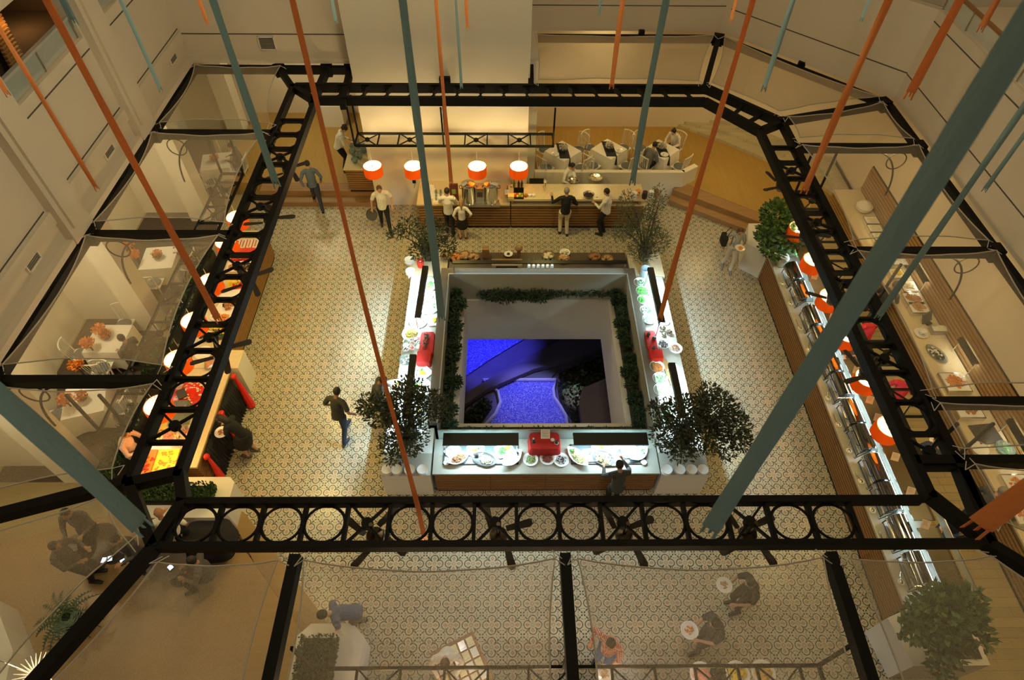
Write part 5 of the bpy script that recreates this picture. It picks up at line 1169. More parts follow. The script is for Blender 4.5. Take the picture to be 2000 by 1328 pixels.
# things on the right back counter (x 10.3 to 11)
ZR = .955
t = empty('soup_tureen', at(1684, 411, ZR), 0, 'pale round tureen at the far end of the right back counter', 'tureen')
MB().lathe([(.12, 0), (.22, .08), (.24, .18), (.2, .2)], 24).build('tureen_body', white_m, t, True); MB().lathe([(.21, .2), (.15, .28), (.03, .32), (0, .34)], 24).build('lid', white_m, t, True)
def hot(px_, py_, w_, d_, lb, food, frame=chrome_m):
    t = empty('hot_tray', at(px_, py_, ZR), 0, lb, 'hot tray'); MB().box(-w_/2, -d_/2, 0, w_/2, d_/2, .12).build('base', frame, t)
    MB().box(-w_/2+.03, -d_/2+.03, .12, w_/2-.03, d_/2-.03, .13).build('tray', china_m, t)
    b = MB(); heap(b, w_*.32, d_*.32, .03, 40, .035, food[1]); b.v = [(x, y, z+.13) for x, y, z in b.v]; o = b.build('food', food[0], t, True); o['kind'] = 'stuff'
for k, (x, y_) in enumerate(((1699, 436), (1706, 452), (1715, 468))): hot(x, y_, .42, .34, 'pale rectangular tray of yellow pastry on the far back counter, %s from the back' % ORD[k], (CRM, 'slice'))
hot(1752, 512, .5, .5, 'white tray with herbs lit at the far end of the slatted panel', (WHT, 'c')); hot(1748, 540, .42, .4, 'white platter with yellow pieces below the far lit tray', (YEL, 'c'))
t = empty('lidded_pot', at(1782, 530, ZR), 0, 'dark lidded pot beside the far platters', 'pot'); MB().lathe([(.15, 0), (.16, .12), (.1, .17), (0, .18)], 20).build('pot_body', dkgrey_m, t, True)
hot(1771, 565, .44, .42, 'white square tray with cream cheese on the right counter', (CRM, 'c')); hot(1780, 590, .50, .46, 'hot tray of small brown sausages under the lamp', (BRN, 'stick')); hot(1790, 606, .50, .42, 'hot tray of tan pastries just before the dark screen', (TAN, 'slice'))
t = empty('point_screen', at(1810, 630, ZR), .5, 'dark tilted display screen on the right back counter', 'screen'); MB().box(-.16, -.02, .02, .16, .02, .28, Matrix.Rotation(-.5, 4, 'X')).build('screen_panel', dkgrey_m, t); MB().box(-.08, -.1, 0, .08, .1, .03).build('foot', black_m, t)
hot(1832, 648, .45, .22, 'shallow steel tray beside the cup on the right counter', (CRM, 'c'), steel_m)
t = empty('coffee_cup', at(1798, 652, ZR), 0, 'large white cup lying on a saucer on the right counter', 'cup'); MB().lathe([(.08, 0), (.17, .03), (.16, .03), (0, .01)], 22).build('saucer', china_m, t, True); MB().lathe([(.05, .03), (.10, .13), (.09, .13), (.045, .04), (0, .04)], 20).build('cup_body', china_m, t, True)
dish(1828, 692, ZR, 'oval', .62, 'glass oval dish with dark berries on the bare stretch of the right counter', [(DRK, 'c', .03, 40), (WHT, 'c', .03, 25)], 1.9, teal_glass, .6)
hot(1861, 752, .58, .56, 'steel hot tray of long fish fillets under the bright lamp tube', (ORG, 'stick')); hot(1884, 802, .6, .56, 'steel hot tray of brown meat below the nearest cross beam', (BRN, 'slice'))
t = empty('slate_tray', at(1925, 848, ZR), .1, 'black marbled slate tray on the right counter', 'tray'); MB().box(-.28, -.24, 0, .28, .24, .03).build('slate', mat('marbled_slate', (.05, .05, .05), .3, noise=(12, .9)), t)
dish(1913, 877, ZR, 'plate', .36, 'plain cream round plate beside the glass bowl on the right counter'); dish(1958, 880, ZR, 'bowl', .4, 'glass bowl beside the plain cream plate', [(GREEN, 'leaf', .03, 20)], m=teal_glass)
hot(1982, 952, .55, .5, 'lit tray of orange bread at the right edge behind the guest in grey', (ORG, 'c'))
hot(1996, 1010, .5, .45, 'tray of orange food at the right edge under the wide streamer', (ORG, 'c'))
# front buffet things
t = empty('display_tray', at(900, 1300, .92), .45, 'tilted tray full of small white dishes in front of the chef at the bottom edge', 'tray'); MB().box(-.42, -.42, 0, .42, .42, .03).build('tray_body', step_m, t)
for i in range(5):
    for j in range(4): b = MB(); b.box(-.38+i*.155, -.38+j*.19, .03, -.26+i*.155, -.22+j*.19, .06); b.box(-.36+i*.155, -.35+j*.19, .06, -.28+i*.155, -.25+j*.19, .075); b.build('sample_dish', (china_m, CRM)[(i+j) % 2], t)
for k, (x, y_, mm) in enumerate(((1370, 1318, fm('pink_food', (.75, .35, .28))), (1402, 1320, DRK), (1440, 1316, YEL), (1490, 1314, fm('golden_chips', (.75, .50, .12))))):
    dish(x, y_, .92, 'plate', .42, 'round dish of food on the front buffet at the bottom edge, %s from the left' % ORD[k], [(mm, 'c', .03, 70)], m=(china_m, dkgrey_m)[k == 1], grow=1.1)
# ================================================================== plants
def foliage(name, blobs, n, size, m, t, narrow=.45, drift=(0, 0, .3)):
    b = MB(); W = [x[3]**2*x[4] for x in blobs]
    def fn():
        c = random.choices(blobs, W)[0]
        while 1:
            u = Vector((random.uniform(-1, 1), random.uniform(-1, 1), random.uniform(-1, 1)))
            if .25 < u.length < 1: break
        return (c[0]+u.x*c[3], c[1]+u.y*c[3], c[2]+u.z*c[4]), (u.x+drift[0], u.y+drift[1], u.z*.5+drift[2])
    scatter_leaves(b, fn, n, size, narrow=narrow); o = b.build(name, m, t); o['kind'] = 'stuff'; return o
def tree(lb, base, crown, blobs, n, size, m, pot=None, narrow=.45, stems=5):
    t = empty('potted_tree', base, 0, lb, 'tree'); base = Vector(base)
    if pot: MB().lathe([(pot*.7, 0), (pot, pot*1.3), (pot*.9, pot*1.3), (pot*.85, pot*1.15), (0, pot*1.15)], 20).build('pot', mat('dark_pot', (.03, .022, .018), .6), t, True)
    z0 = pot*1.1 if pot else 0; b = MB()
    B = [(x-base.x, y-base.y, z-base.z, r, rz) for x, y, z, r, rz in blobs]
    for k in range(stems*3):
        c = B[k % len(B)]; e = Vector((c[0]+random.uniform(-.6, .6)*c[3], c[1]+random.uniform(-.6, .6)*c[3], c[2]+random.uniform(-.2, .6)*c[4])); s = Vector((random.uniform(-.05, .05), random.uniform(-.05, .05), z0))
        m_ = s.lerp(e, .5)+Vector((0, 0, .1)); b.tube([s, m_, e], [.022, .014, .006], 5)
    b.build('stems', bark_m, t); foliage('foliage', B, n, size, m, t, narrow)
    return t
def blob(px_, py_, z, r, rz=None): p = at(px_, py_, z); return (p.x, p.y, z, r, rz or r)
olive = mat('leaf_olive', (.05, .062, .025), .55, noise=(5, .5)); feather = mat('leaf_feathery', (.13, .15, .085), .6, noise=(5, .4))
tree('small-leaved dark tree at the back left corner of the island', (-2.1, 12.95, .9), 0, [blob(800, 445, 1.9, .38, .3), blob(845, 455, 2.1, .45, .4), blob(870, 480, 1.8, .35, .3), (-2.1, 12.9, 1.5, .35, .3), blob(775, 455, 1.9, .3, .2), blob(825, 490, 1.5, .4, .3)], 2000, .085, olive, .2)
tree('feathery grey-green tree at the back right corner of the island', (3.9, 12.95, .9), 0, [blob(1222, 400, 2.4, .25, .5), blob(1282, 395, 2.5, .25, .6), blob(1255, 440, 2.0, .5, .5), blob(1215, 450, 1.9, .3, .4), blob(1285, 470, 1.7, .35, .4), blob(1255, 490, 1.4, .45, .3)], 4200, .08, feather, .2, .3)
tree('bushy dark tree at the front left corner of the island', (-2.1, 7.15, .9), 0, [blob(790, 790, 1.9, .5, .4), blob(745, 800, 1.8, .42, .35), blob(830, 790, 2.0, .45, .35), blob(720, 790, 1.9, .3, .25), blob(790, 850, 1.4, .55, .35), blob(800, 760, 2.2, .35, .3), blob(860, 800, 2, .3, .25), blob(770, 880, 1.2, .4, .2)], 5200, .085, olive, .22)
tree('wide dark tree at the front right corner of the island', (3.9, 7.15, .9), 0, [blob(1340, 810, 1.9, .5, .4), blob(1400, 800, 1.9, .5, .35), blob(1430, 830, 1.7, .45, .3), blob(1370, 850, 1.6, .5, .3), blob(1310, 850, 1.6, .45, .3), blob(1290, 800, 1.9, .3, .25), blob(1385, 770, 2.1, .3, .25), blob(1445, 860, 1.5, .3, .25), blob(1420, 885, 1.4, .2, .2), blob(1330, 880, 1.4, .35, .2)], 6000, .09, olive, .22)
tree('broad-leaved green tree in the white planter at the back right', (7.9, 13.6, .95), 0, [blob(1520, 420, 2.1, .5, .4), blob(1545, 460, 1.8, .42, .3), blob(1500, 455, 1.8, .35, .3), blob(1510, 485, 1.4, .4, .25), blob(1555, 485, 1.4, .25, .2)], 1500, .15, leaf_md, None, .55)
t = empty('white_planter', (7.75, 13.6, 0), 0, 'tall white planter with angled front at the end of the chafing counter', 'planter')
wbuild(MB().prism([(7.42, 13.08), (8.4, 13.08), (8.4, 14.4), (7.2, 14.4), (6.95, 13.5)], 0, .95), 'planter_body', white_m, t); wbuild(MB().prism([(7.55, 13.2), (8.3, 13.2), (8.3, 14.2), (7.4, 14.2)], .95, .97), 'soil', soil_m, t)
tree('broad-leaved tree under the cloth at the lower right', (8.0, 3.1, .95), 0, [blob(1830, 1200, 1.9, .48, .35), blob(1880, 1190, 2.0, .4, .3), blob(1800, 1220, 1.8, .35, .3), blob(1850, 1250, 1.6, .4, .3), blob(1905, 1240, 1.7, .32, .25), blob(1840, 1295, 1.3, .32, .2), blob(1780, 1235, 1.6, .22, .2), blob(1900, 1160, 2.2, .2, .15), blob(1850, 1165, 2, .3, .2)], 1700, .16, leaf_md, None, .55)
t = empty('white_planter', (7.8, 3.0, 0), 0, 'tall white planter with angled corner at the lower right', 'planter')
wbuild(MB().prism([(7.0, 3.35), (7.42, 3.5), (8.5, 3.5), (8.5, 2.55), (7.15, 2.55)], 0, .95), 'planter_body', white_m, t); wbuild(MB().prism([(7.6, 3.4), (8.4, 3.4), (8.4, 2.65), (7.6, 2.65)], .95, .97), 'soil', soil_m, t)
t = empty('vase_plant', at(1557, 492, 1.0), 0, 'small plant in a white pot at the back end of the chafing counter', 'plant'); MB().lathe([(.1, 0), (.16, .1), (.14, .2), (.12, .2), (0, .15)], 18).build('pot', china_m, t, True); foliage('foliage', [(0, 0, .4, .2, .2)], 160, .11, leaf_md, t, .5)
# hedges
def hedge(lb, poly_box, hx, z, ht, n=1800, chamfer=.12):
    x0, y0, x1, y1 = poly_box; t = empty('hedge_planter', ((x0+x1)/2, (y0+y1)/2, 0), 0, lb, 'planter')
    c = chamfer; wbuild(MB().prism([(x0+c, y0), (x1-c, y0), (x1, y0+c), (x1, y1-c), (x1-c, y1), (x0+c, y1), (x0, y1-c), (x0, y0+c)], 0, z), 'planter_body', white_m, t)
    a0, b0, a1, b1 = hx; wbuild(MB().box(a0, b0, z, a1, b1, z+.02), 'soil', soil_m, t)
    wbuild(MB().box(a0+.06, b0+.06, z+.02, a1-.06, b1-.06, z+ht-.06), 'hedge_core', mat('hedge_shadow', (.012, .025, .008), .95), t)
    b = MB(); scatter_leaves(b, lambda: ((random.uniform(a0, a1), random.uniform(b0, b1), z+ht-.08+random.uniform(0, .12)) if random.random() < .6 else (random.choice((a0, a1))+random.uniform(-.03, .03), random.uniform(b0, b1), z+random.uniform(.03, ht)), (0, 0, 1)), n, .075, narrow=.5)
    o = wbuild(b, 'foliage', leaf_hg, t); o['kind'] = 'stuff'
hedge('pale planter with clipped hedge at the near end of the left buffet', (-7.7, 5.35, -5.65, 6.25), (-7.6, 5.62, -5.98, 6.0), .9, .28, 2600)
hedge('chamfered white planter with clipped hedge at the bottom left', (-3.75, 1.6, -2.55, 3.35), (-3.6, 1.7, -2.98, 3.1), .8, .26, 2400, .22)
# trailing conifers round the court
conif = mat('conifer_green', (.028, .062, .028), .7, noise=(5, .5))
def trail(lb, pts, n):
    t = empty('trailing_shrub', pts[0][:3], 0, lb, 'shrub'); o_ = Vector(pts[0][:3])
    foliage('foliage', [(x-o_.x, y-o_.y, z-o_.z, r, r*.6) for x, y, z, r in pts], n, .10, conif, t, .3, (0, 0, .1))
    b = MB(); b.tube([Vector(p[:3])-o_ for p in pts], .02, 5); b.build('branch', bark_m, t)
LX, RX = -1.30, 3.13
trail('trailing conifer along the left side of the court, far half', [(LX+.05*sin(y_*5), y_, .48, .21+.05*cos(y_*7)) for y_ in (12.0, 11.6, 11.2, 10.8, 10.4, 10.1)], 2300)
trail('trailing conifer along the left side of the court, near half', [(LX+.05*sin(y_*5), y_, .48, .20+.05*cos(y_*7)) for y_ in (9.8, 9.4, 9.0, 8.6, 8.2, 7.8)], 2300)
trail('trailing conifer along the right side of the court, far half', [(RX+.06*sin(y_*4), y_, .48, .20+.05*cos(y_*7)) for y_ in (12.0, 11.7, 11.3, 10.9, 10.5, 10.2)], 2300)
trail('trailing conifer along the right side of the court, near half', [(RX+.06*sin(y_*4), y_, .48, .20+.05*cos(y_*6)) for y_ in (9.7, 9.3, 8.9, 8.5, 8.1, 7.8)], 2300)
trail('thick dark conifer hanging over the back edge of the court', [(x, 12.18, .30, r) for x, r in ((-.6, .2), (-.3, .34), (0, .38), (.3, .34), (.7, .34), (1.0, .36), (1.3, .22))], 3200)
trail('thin conifer along the back edge of the court toward the right', [(x, 12.22, .32, .2) for x in (1.5, 1.8, 2.1, 2.4, 2.7, 3.0)], 1100)
trail('low conifer row along the front edge of the court', [(x, 7.5, .42, .26) for x in (-1.2, -.8, -.4, 0, .4, .8, 1.2, 1.6, 2.0, 2.4, 2.8, 3.1)], 4200)
# ================================================================== dining
cushion_m = mat('grey_cushion', (.13, .14, .14), .9); napkin = mat('white_linen', (.80, .76, .66), .75, noise=(4, .05)); runner_m = mat('black_runner', (.015, .017, .022), .8)
chair_w = mat('white_painted_wood', (.74, .70, .60), .5)
def make_chair():
    t = empty('spindle_chair', (0, 0, 0), 0, 'x', 'chair')
    for x in (-1, 1):
        for y_ in (-1, 1): MB().tube([(x*.20, y_*.20, 0), (x*.17, y_*.17, .44)], .014, 6).build('leg', chair_w, t)
    MB().box(-.21, -.20, .43, .21, .21, .46).build('seat_frame', chair_w, t)
    MB().ell((0, 0, .48), (.20, .19, .035), 16, 6).build('cushion', cushion_m, t, True)
    b = MB(); b.tube([(-.22, -.25, .95), (-.12, -.29, .97), (0, -.30, .98), (.12, -.29, .97), (.22, -.25, .95)], .018, 6); b.build('top_rail', chair_w, t)
    b = MB()
    for k in range(6): x = -.18+k*.072; b.tube([(x*.9, -.19, .46), (x*1.05, -.28, .95)], .008, 5)
    b.build('spindles', chair_w, t)
    for s in (-1, 1): MB().tube([(s*.19, -.19, .46), (s*.22, -.25, .95)], .015, 6).build('back_post', chair_w, t)
    return t
chp = make_chair(); uch = False
def chair(x, y_, z, rz, lb, grp):
    global uch
    place(chp, uch, (x, y_, z), rz, lb, grp); uch = True
def table(c, rz, lb, s=.84, runner=True, flower=True, fl_m=None, nm=''):
    t = empty('dining_table', c, rz, lb, 'table', 'dining tables')
    MB().box(-s/2+.03, -s/2+.03, .70, s/2-.03, s/2-.03, .735).build('tabletop', wood_lt, t)
    for x in (-1, 1):
        for y_ in (-1, 1): MB().box(x*(s/2-.1)-.025, y_*(s/2-.1)-.025, 0, x*(s/2-.1)+.025, y_*(s/2-.1)+.025, .70).build('leg', wood_lt, t)
    N = 8; rings = [(0.001, .755), (1, .755), (1.03, .72), (1.08, .42), (1.12, .18)]
    o = []
    for k in range(4*N):
        side, f = divmod(k, N); f = f/N*2-1; q = [(f, -1), (1, f), (-f, 1), (-1, -f)][side]; o.append((q[0]*s/2, q[1]*s/2, abs(f)))
    vs = [(x*r*(1+.04*sin(k*1.9)*(z < .5)), y*r*(1+.04*sin(k*1.9)*(z < .5)), z-(.10*cf**3 if z < .3 else 0)) for r, z in rings for k, (x, y, cf) in enumerate(o)]
    n = 4*N
    cl = MB().add(vs, [(i*n+k, i*n+(k+1) % n, (i+1)*n+(k+1) % n, (i+1)*n+k)[::-1] for i in range(4) for k in range(n)]).build('tablecloth', napkin, None, True, loc=c, rot=(0, 0, rz)); tag(cl, 'white cloth over the ' + nm, 'tablecloth', 'white tablecloths')
    if runner:
        b = MB(); w_ = .2; d = s*.5
        b.add([(-s*.56, -d*.6, .45), (-s*.53, d*.1, .45), (-s*.5, -d*.5, .762), (-s*.5, d*.3, .762), (s*.5, -d*.3, .762), (s*.5, d*.5, .762), (s*.53, -d*.1, .45), (s*.56, d*.6, .45)], [(0, 2, 3, 1), (2, 4, 5, 3), (4, 6, 7, 5)])
        b.v = [(x*cos(.785)-y*sin(.785), x*sin(.785)+y*cos(.785), z) for x, y, z in b.v]
        r = b.build('table_runner', runner_m, None, loc=Vector(c)+Vector((0, 0, .006)), rot=(0, 0, rz)); tag(r, 'dark runner across the ' + nm, 'runner', 'dark runners')
    if flower:
        f = empty('flower_bowl', Vector(c)+Vector((0, 0, .77)), 0, 'bowl of flowers on the ' + nm, 'flowers', 'flower bowls'); MB().lathe([(.06, 0), (.11, .06), (.09, .1), (0, .08)], 16).build('bowl', teal_glass, f, True)
        foliage('blossoms', [(0, 0, .14, .15, .10)], 200, .05, fl_m or napkin, f, .8)
        foliage('leaves', [(0, 0, .11, .13, .07)], 60, .06, leaf_md, f, .5)
cps = [(1.92, 17.83, 'left'), (3.44, 17.95, 'middle'), (5.16, 17.93, 'right')]
for x, y_, lb in cps:
    table((x, y_, .35), pi/4, 'square table turned cornerwise on the ochre deck, the %s one' % lb, nm='%s table on the ochre deck' % lb)
    for k, (a, w_) in enumerate(((45, 'back right'), (135, 'back left'), (225, 'front left'), (315, 'front right'))):
        chair(x+.80*cos(radians(a)), y_+.72*sin(radians(a)), .35, radians(a+90+180 if 0 else a+90), 'white spindle chair at the %s side of the %s deck table' % (w_, lb), 'chairs around the deck tables')
for k, (x, y_, lb) in enumerate(((1.65, 17.6, 'left'), (3.75, 17.8, 'middle'), (5.2, 17.6, 'right'))):
    dish(0, 0, 1, 'plate', .26, 'small white plate on the %s deck table' % lb, [(CRM, 'c', .015, 12)]).location = (x, y_, 1.115)
orf = mat('orange_flowers', (.75, .25, .03), .6)
LT = [(Vector((-9.95, 10.15, 0)), 'near the slanting wall'), (Vector((-9.7, 13.1, 0)), 'under the middle cloth'), (Vector((-9.45, 17.7, 0)), 'under the far left cloth'), (Vector((-9.75, 8.3, 0)), 'behind the nearest left beam')]
for k, (p, lb) in enumerate(LT):
    table((p.x, p.y, 0.012), .1*k, 'white clothed table in the left dining bay %s' % lb, .9, False, True, orf, nm='left bay table %s' % lb)
    for a, w_ in ((0, 'right'), (90, 'far'), (200, 'left'), (270, 'near')):
        if (k, a) in ((0, 0), (3, 270), (1, 90)): continue
        chair(p.x+.72*cos(radians(a)), p.y+.72*sin(radians(a)), .012, radians(a+90), 'white spindle chair, %s side of left bay table %s' % (w_, lb), 'chairs in the left dining bays')
for k, (x, y_) in enumerate(((195, 645), (172, 672), (252, 478), (262, 500), (150, 715), (128, 782))):
    f = empty('flower_stand', (*at(x, y_, 1.0)[:2], .012), 0, 'orange flower bunch on a thin stand in the left dining bays, %s of six' % ORD[k], 'flowers', 'orange flower stands'); MB().lathe([(.12, 0), (.02, .03), (.02, .85), (.07, .95), (0, .95)], 10).build('stand', dkgrey_m, f, True); foliage('blossoms', [(0, 0, 1.05, .17, .12)], 160, .07, orf, f, .8)
# clipped greens standing behind the left buffet
for k, (y0, y1) in enumerate(((13.6, 10.6), (10.2, 8.7), (8.2, 6.2))):
    t = empty('planter_divider', (-8.5, (y0+y1)/2, 0), 0, 'long dark green planter divider behind the left buffet, %s from the back' % ORD[k], 'planter')
    wbuild(MB().box(-8.68, y1, 0, -8.38, y0, .6), 'planter_body', dkgrey_m, t); b = MB(); scatter_leaves(b, lambda: ((random.uniform(-8.7, -8.36), random.uniform(y1, y0), random.uniform(.6, .85)), (0, 0, 1)), 900, .11); o = wbuild(b, 'foliage', leaf_hg, t); o['kind'] = 'stuff'
# lower left corner furniture
t = MB().prism([(-9.9, 3.9), (-9.3, 3.75), (-8.5, 2.85), (-8.3, 2.0), (-8.75, 2.0), (-8.95, 2.65), (-9.6, 3.4), (-10, 3.5)], .34, 1.1).build('low_wall', white_m); tag(t, 'low angled white wall in the lower left corner', 'wall')
t = empty('lounge_sofa', (-5.95, 5.0, .34), .1, 'black round-backed sofa under the lower left truss corner', 'sofa'); MB().prism(superell(24, .5, .48, .38), 0, .42).build('seat', fab_blk, t, True); MB().prism([(-.48, -.38), (.48, -.38), (.46, -.2), (-.46, -.2)], .42, .8).build('backrest', fab_blk, t)
tb = mat('dark_table_top', (.07, .055, .045), .5)
for k, (x, y_, lb) in enumerate(((150, 1075, 'left'), (325, 1100, 'right'), (190, 1055, 'far left'))):
    p = at(x, y_, 1.05); t = empty('lounge_table', (p.x, p.y, .34), .4*k, 'dark low table with phones in the lower left corner, %s one' % lb, 'table'); MB().lathe([(.34, .68), (.36, .69), (.36, .71), (0, .71)], 24).build('tabletop', tb, t, True); MB().lathe([(.22, 0), (.03, .04), (.03, .68)], 16).build('pedestal', dkgrey_m, t, True)
scr = emis('phone_glow', (.55, .75, 1.0), 2.2)
for k, (x, y_) in enumerate(((203, 1094), (215, 1091), (240, 1097), (333, 1108))):
    p = at(x, y_, 1.08); t = empty('mobile_phone', p, .3*k, 'glowing phone screen in the lower left corner, %s from the left' % ORD[k], 'phone', 'glowing phones'); MB().box(-.045, -.08, 0, .045, .08, .008).build('phone_body', black_m, t); MB().box(-.04, -.05, .008, .04, .05, .0095).build('screen', scr, t)
dk_chair = mat('dark_chair', (.06, .045, .035), .6)
t = empty('potted_palm', (*at(120, 1200, .9)[:2], .34), 0, 'dark potted palm beside the low white wall at lower left', 'palm'); MB().lathe([(.16, 0), (.2, .3), (.0, .28)], 16).build('pot', MATS['dark_pot'], t, True)
b = MB()
for k in range(16):
    a = k*2.4; L = random.uniform(.5, .8); pts = [(L*f*cos(a), L*f*sin(a), .3+.7*f-.75*f*f) for f in (0, .25, .5, .75, 1)]
    b.tube(pts, .008, 4)
    for f in [i/12 for i in range(2, 13)]:
        c = Vector((L*f*cos(a), L*f*sin(a), .3+.7*f-.75*f*f)); s = Vector((-sin(a), cos(a), -.2))*.16*(1.1-f); w_ = Vector((cos(a), sin(a), 0))*.02
        for g_ in (1, -1): b.add([c-w_, c+w_, c+s*g_+w_], [(0, 1, 2)])
o = b.build('fronds', leaf_dk, t); o['kind'] = 'stuff'
t = empty('starburst_ornament', (*at(70, 1318, 3.4)[:2], 3.4), 0, 'pale starburst ornament low in the left corner', 'ornament'); b = MB()
for k in range(26): a = 2*pi*k/26; b.tube([(0, 0, 0), (.28*cos(a), .28*sin(a), .04)], [.016, .004], 4)
b.build('rays', hem_m, t); MB().ell((0, 0, .0), .06).build('centre', napkin, t, True); MB().tube([(0, 0, 0), (0, 0, 1)], .005, 4).build('cord', cord_m, t)
# ================================================================== people
skin_m = mat('skin', (.50, .27, .17), .55, noise=(12, .06)); skin_d = mat('skin_tan', (.36, .18, .10), .55, noise=(12, .06)); skin_l = mat('skin_light', (.62, .38, .26), .55, noise=(12, .06))
hair_k = mat('hair_black', (.012, .010, .009), .6, noise=(60, .5)); hair_b = mat('hair_brown', (.10, .05, .025), .6, noise=(60, .4)); hair_g = mat('hair_grey', (.22, .20, .18), .6, noise=(60, .3)); hair_y = mat('hair_blond', (.34, .19, .08), .6, noise=(60, .3))
shoe_k = mat('shoe_black', (.02, .017, .015), .45)
def clothm(n, c): return mat('cloth_'+n, c, .85, noise=(22, .22))
WH = clothm('white', (.74, .71, .64)); BK = clothm('black', (.008, .008, .009)); NV = clothm('navy', (.03, .04, .07)); BLU = clothm('slate_blue', (.12, .16, .22)); OLV = clothm('dark_olive', (.045, .042, .03)); CRMc = clothm('cream', (.66, .58, .42)); GRY = clothm('dark_grey', (.07, .065, .06)); JEA = clothm('denim', (.07, .13, .30)); REDc = clothm('red', (.62, .03, .04)); LGT = clothm('light_trousers', (.66, .62, .56)); PNK = clothm('pinkish_white', (.72, .52, .44))
def plaid(name, c1, c2, sc=22):
    m = bpy.data.materials.new(name); g = NG(m); x, y, z = g.xyz(g.obj()); M = g.M
    a = M('LESS_THAN', M('ABSOLUTE', M('SUBTRACT', M('FRACT', M('MULTIPLY', M('ADD', x, y), sc)), .5)), .13); b_ = M('LESS_THAN', M('ABSOLUTE', M('SUBTRACT', M('FRACT', M('MULTIPLY', z, sc)), .5)), .13)
    g.lk(g.mix(M('MAXIMUM', a, b_), c1, c2), g.b.inputs['Base Color']); g.b.inputs['Roughness'].default_value = .85; return m
PLR = plaid('red_check_cloth', (.45, .05, .03), (.75, .55, .42)); PLG = plaid('grey_check_cloth', (.08, .085, .08), (.24, .24, .22), 30); PATT = plaid('patterned_blouse', (.22, .23, .24), (.62, .60, .56), 26)
def ik(a, c, l1, l2, pole):
    d = c-a; L = min(d.length, (l1+l2)*.998); u = d.normalized(); x = (l1*l1-l2*l2+L*L)/(2*L); h_ = sqrt(max(l1*l1-x*x, 0))
    p = Vector(pole); p = p-u*p.dot(u); p.normalize(); return a+u*x+p*h_, a+u*L
def rm(o, vx):
    m = o.modifiers.new('fuse', 'REMESH'); m.mode = 'VOXEL'; m.voxel_size = vx; m.use_smooth_shade = True
    s_ = o.modifiers.new('smooth', 'SMOOTH'); s_.factor = .5; s_.iterations = 3
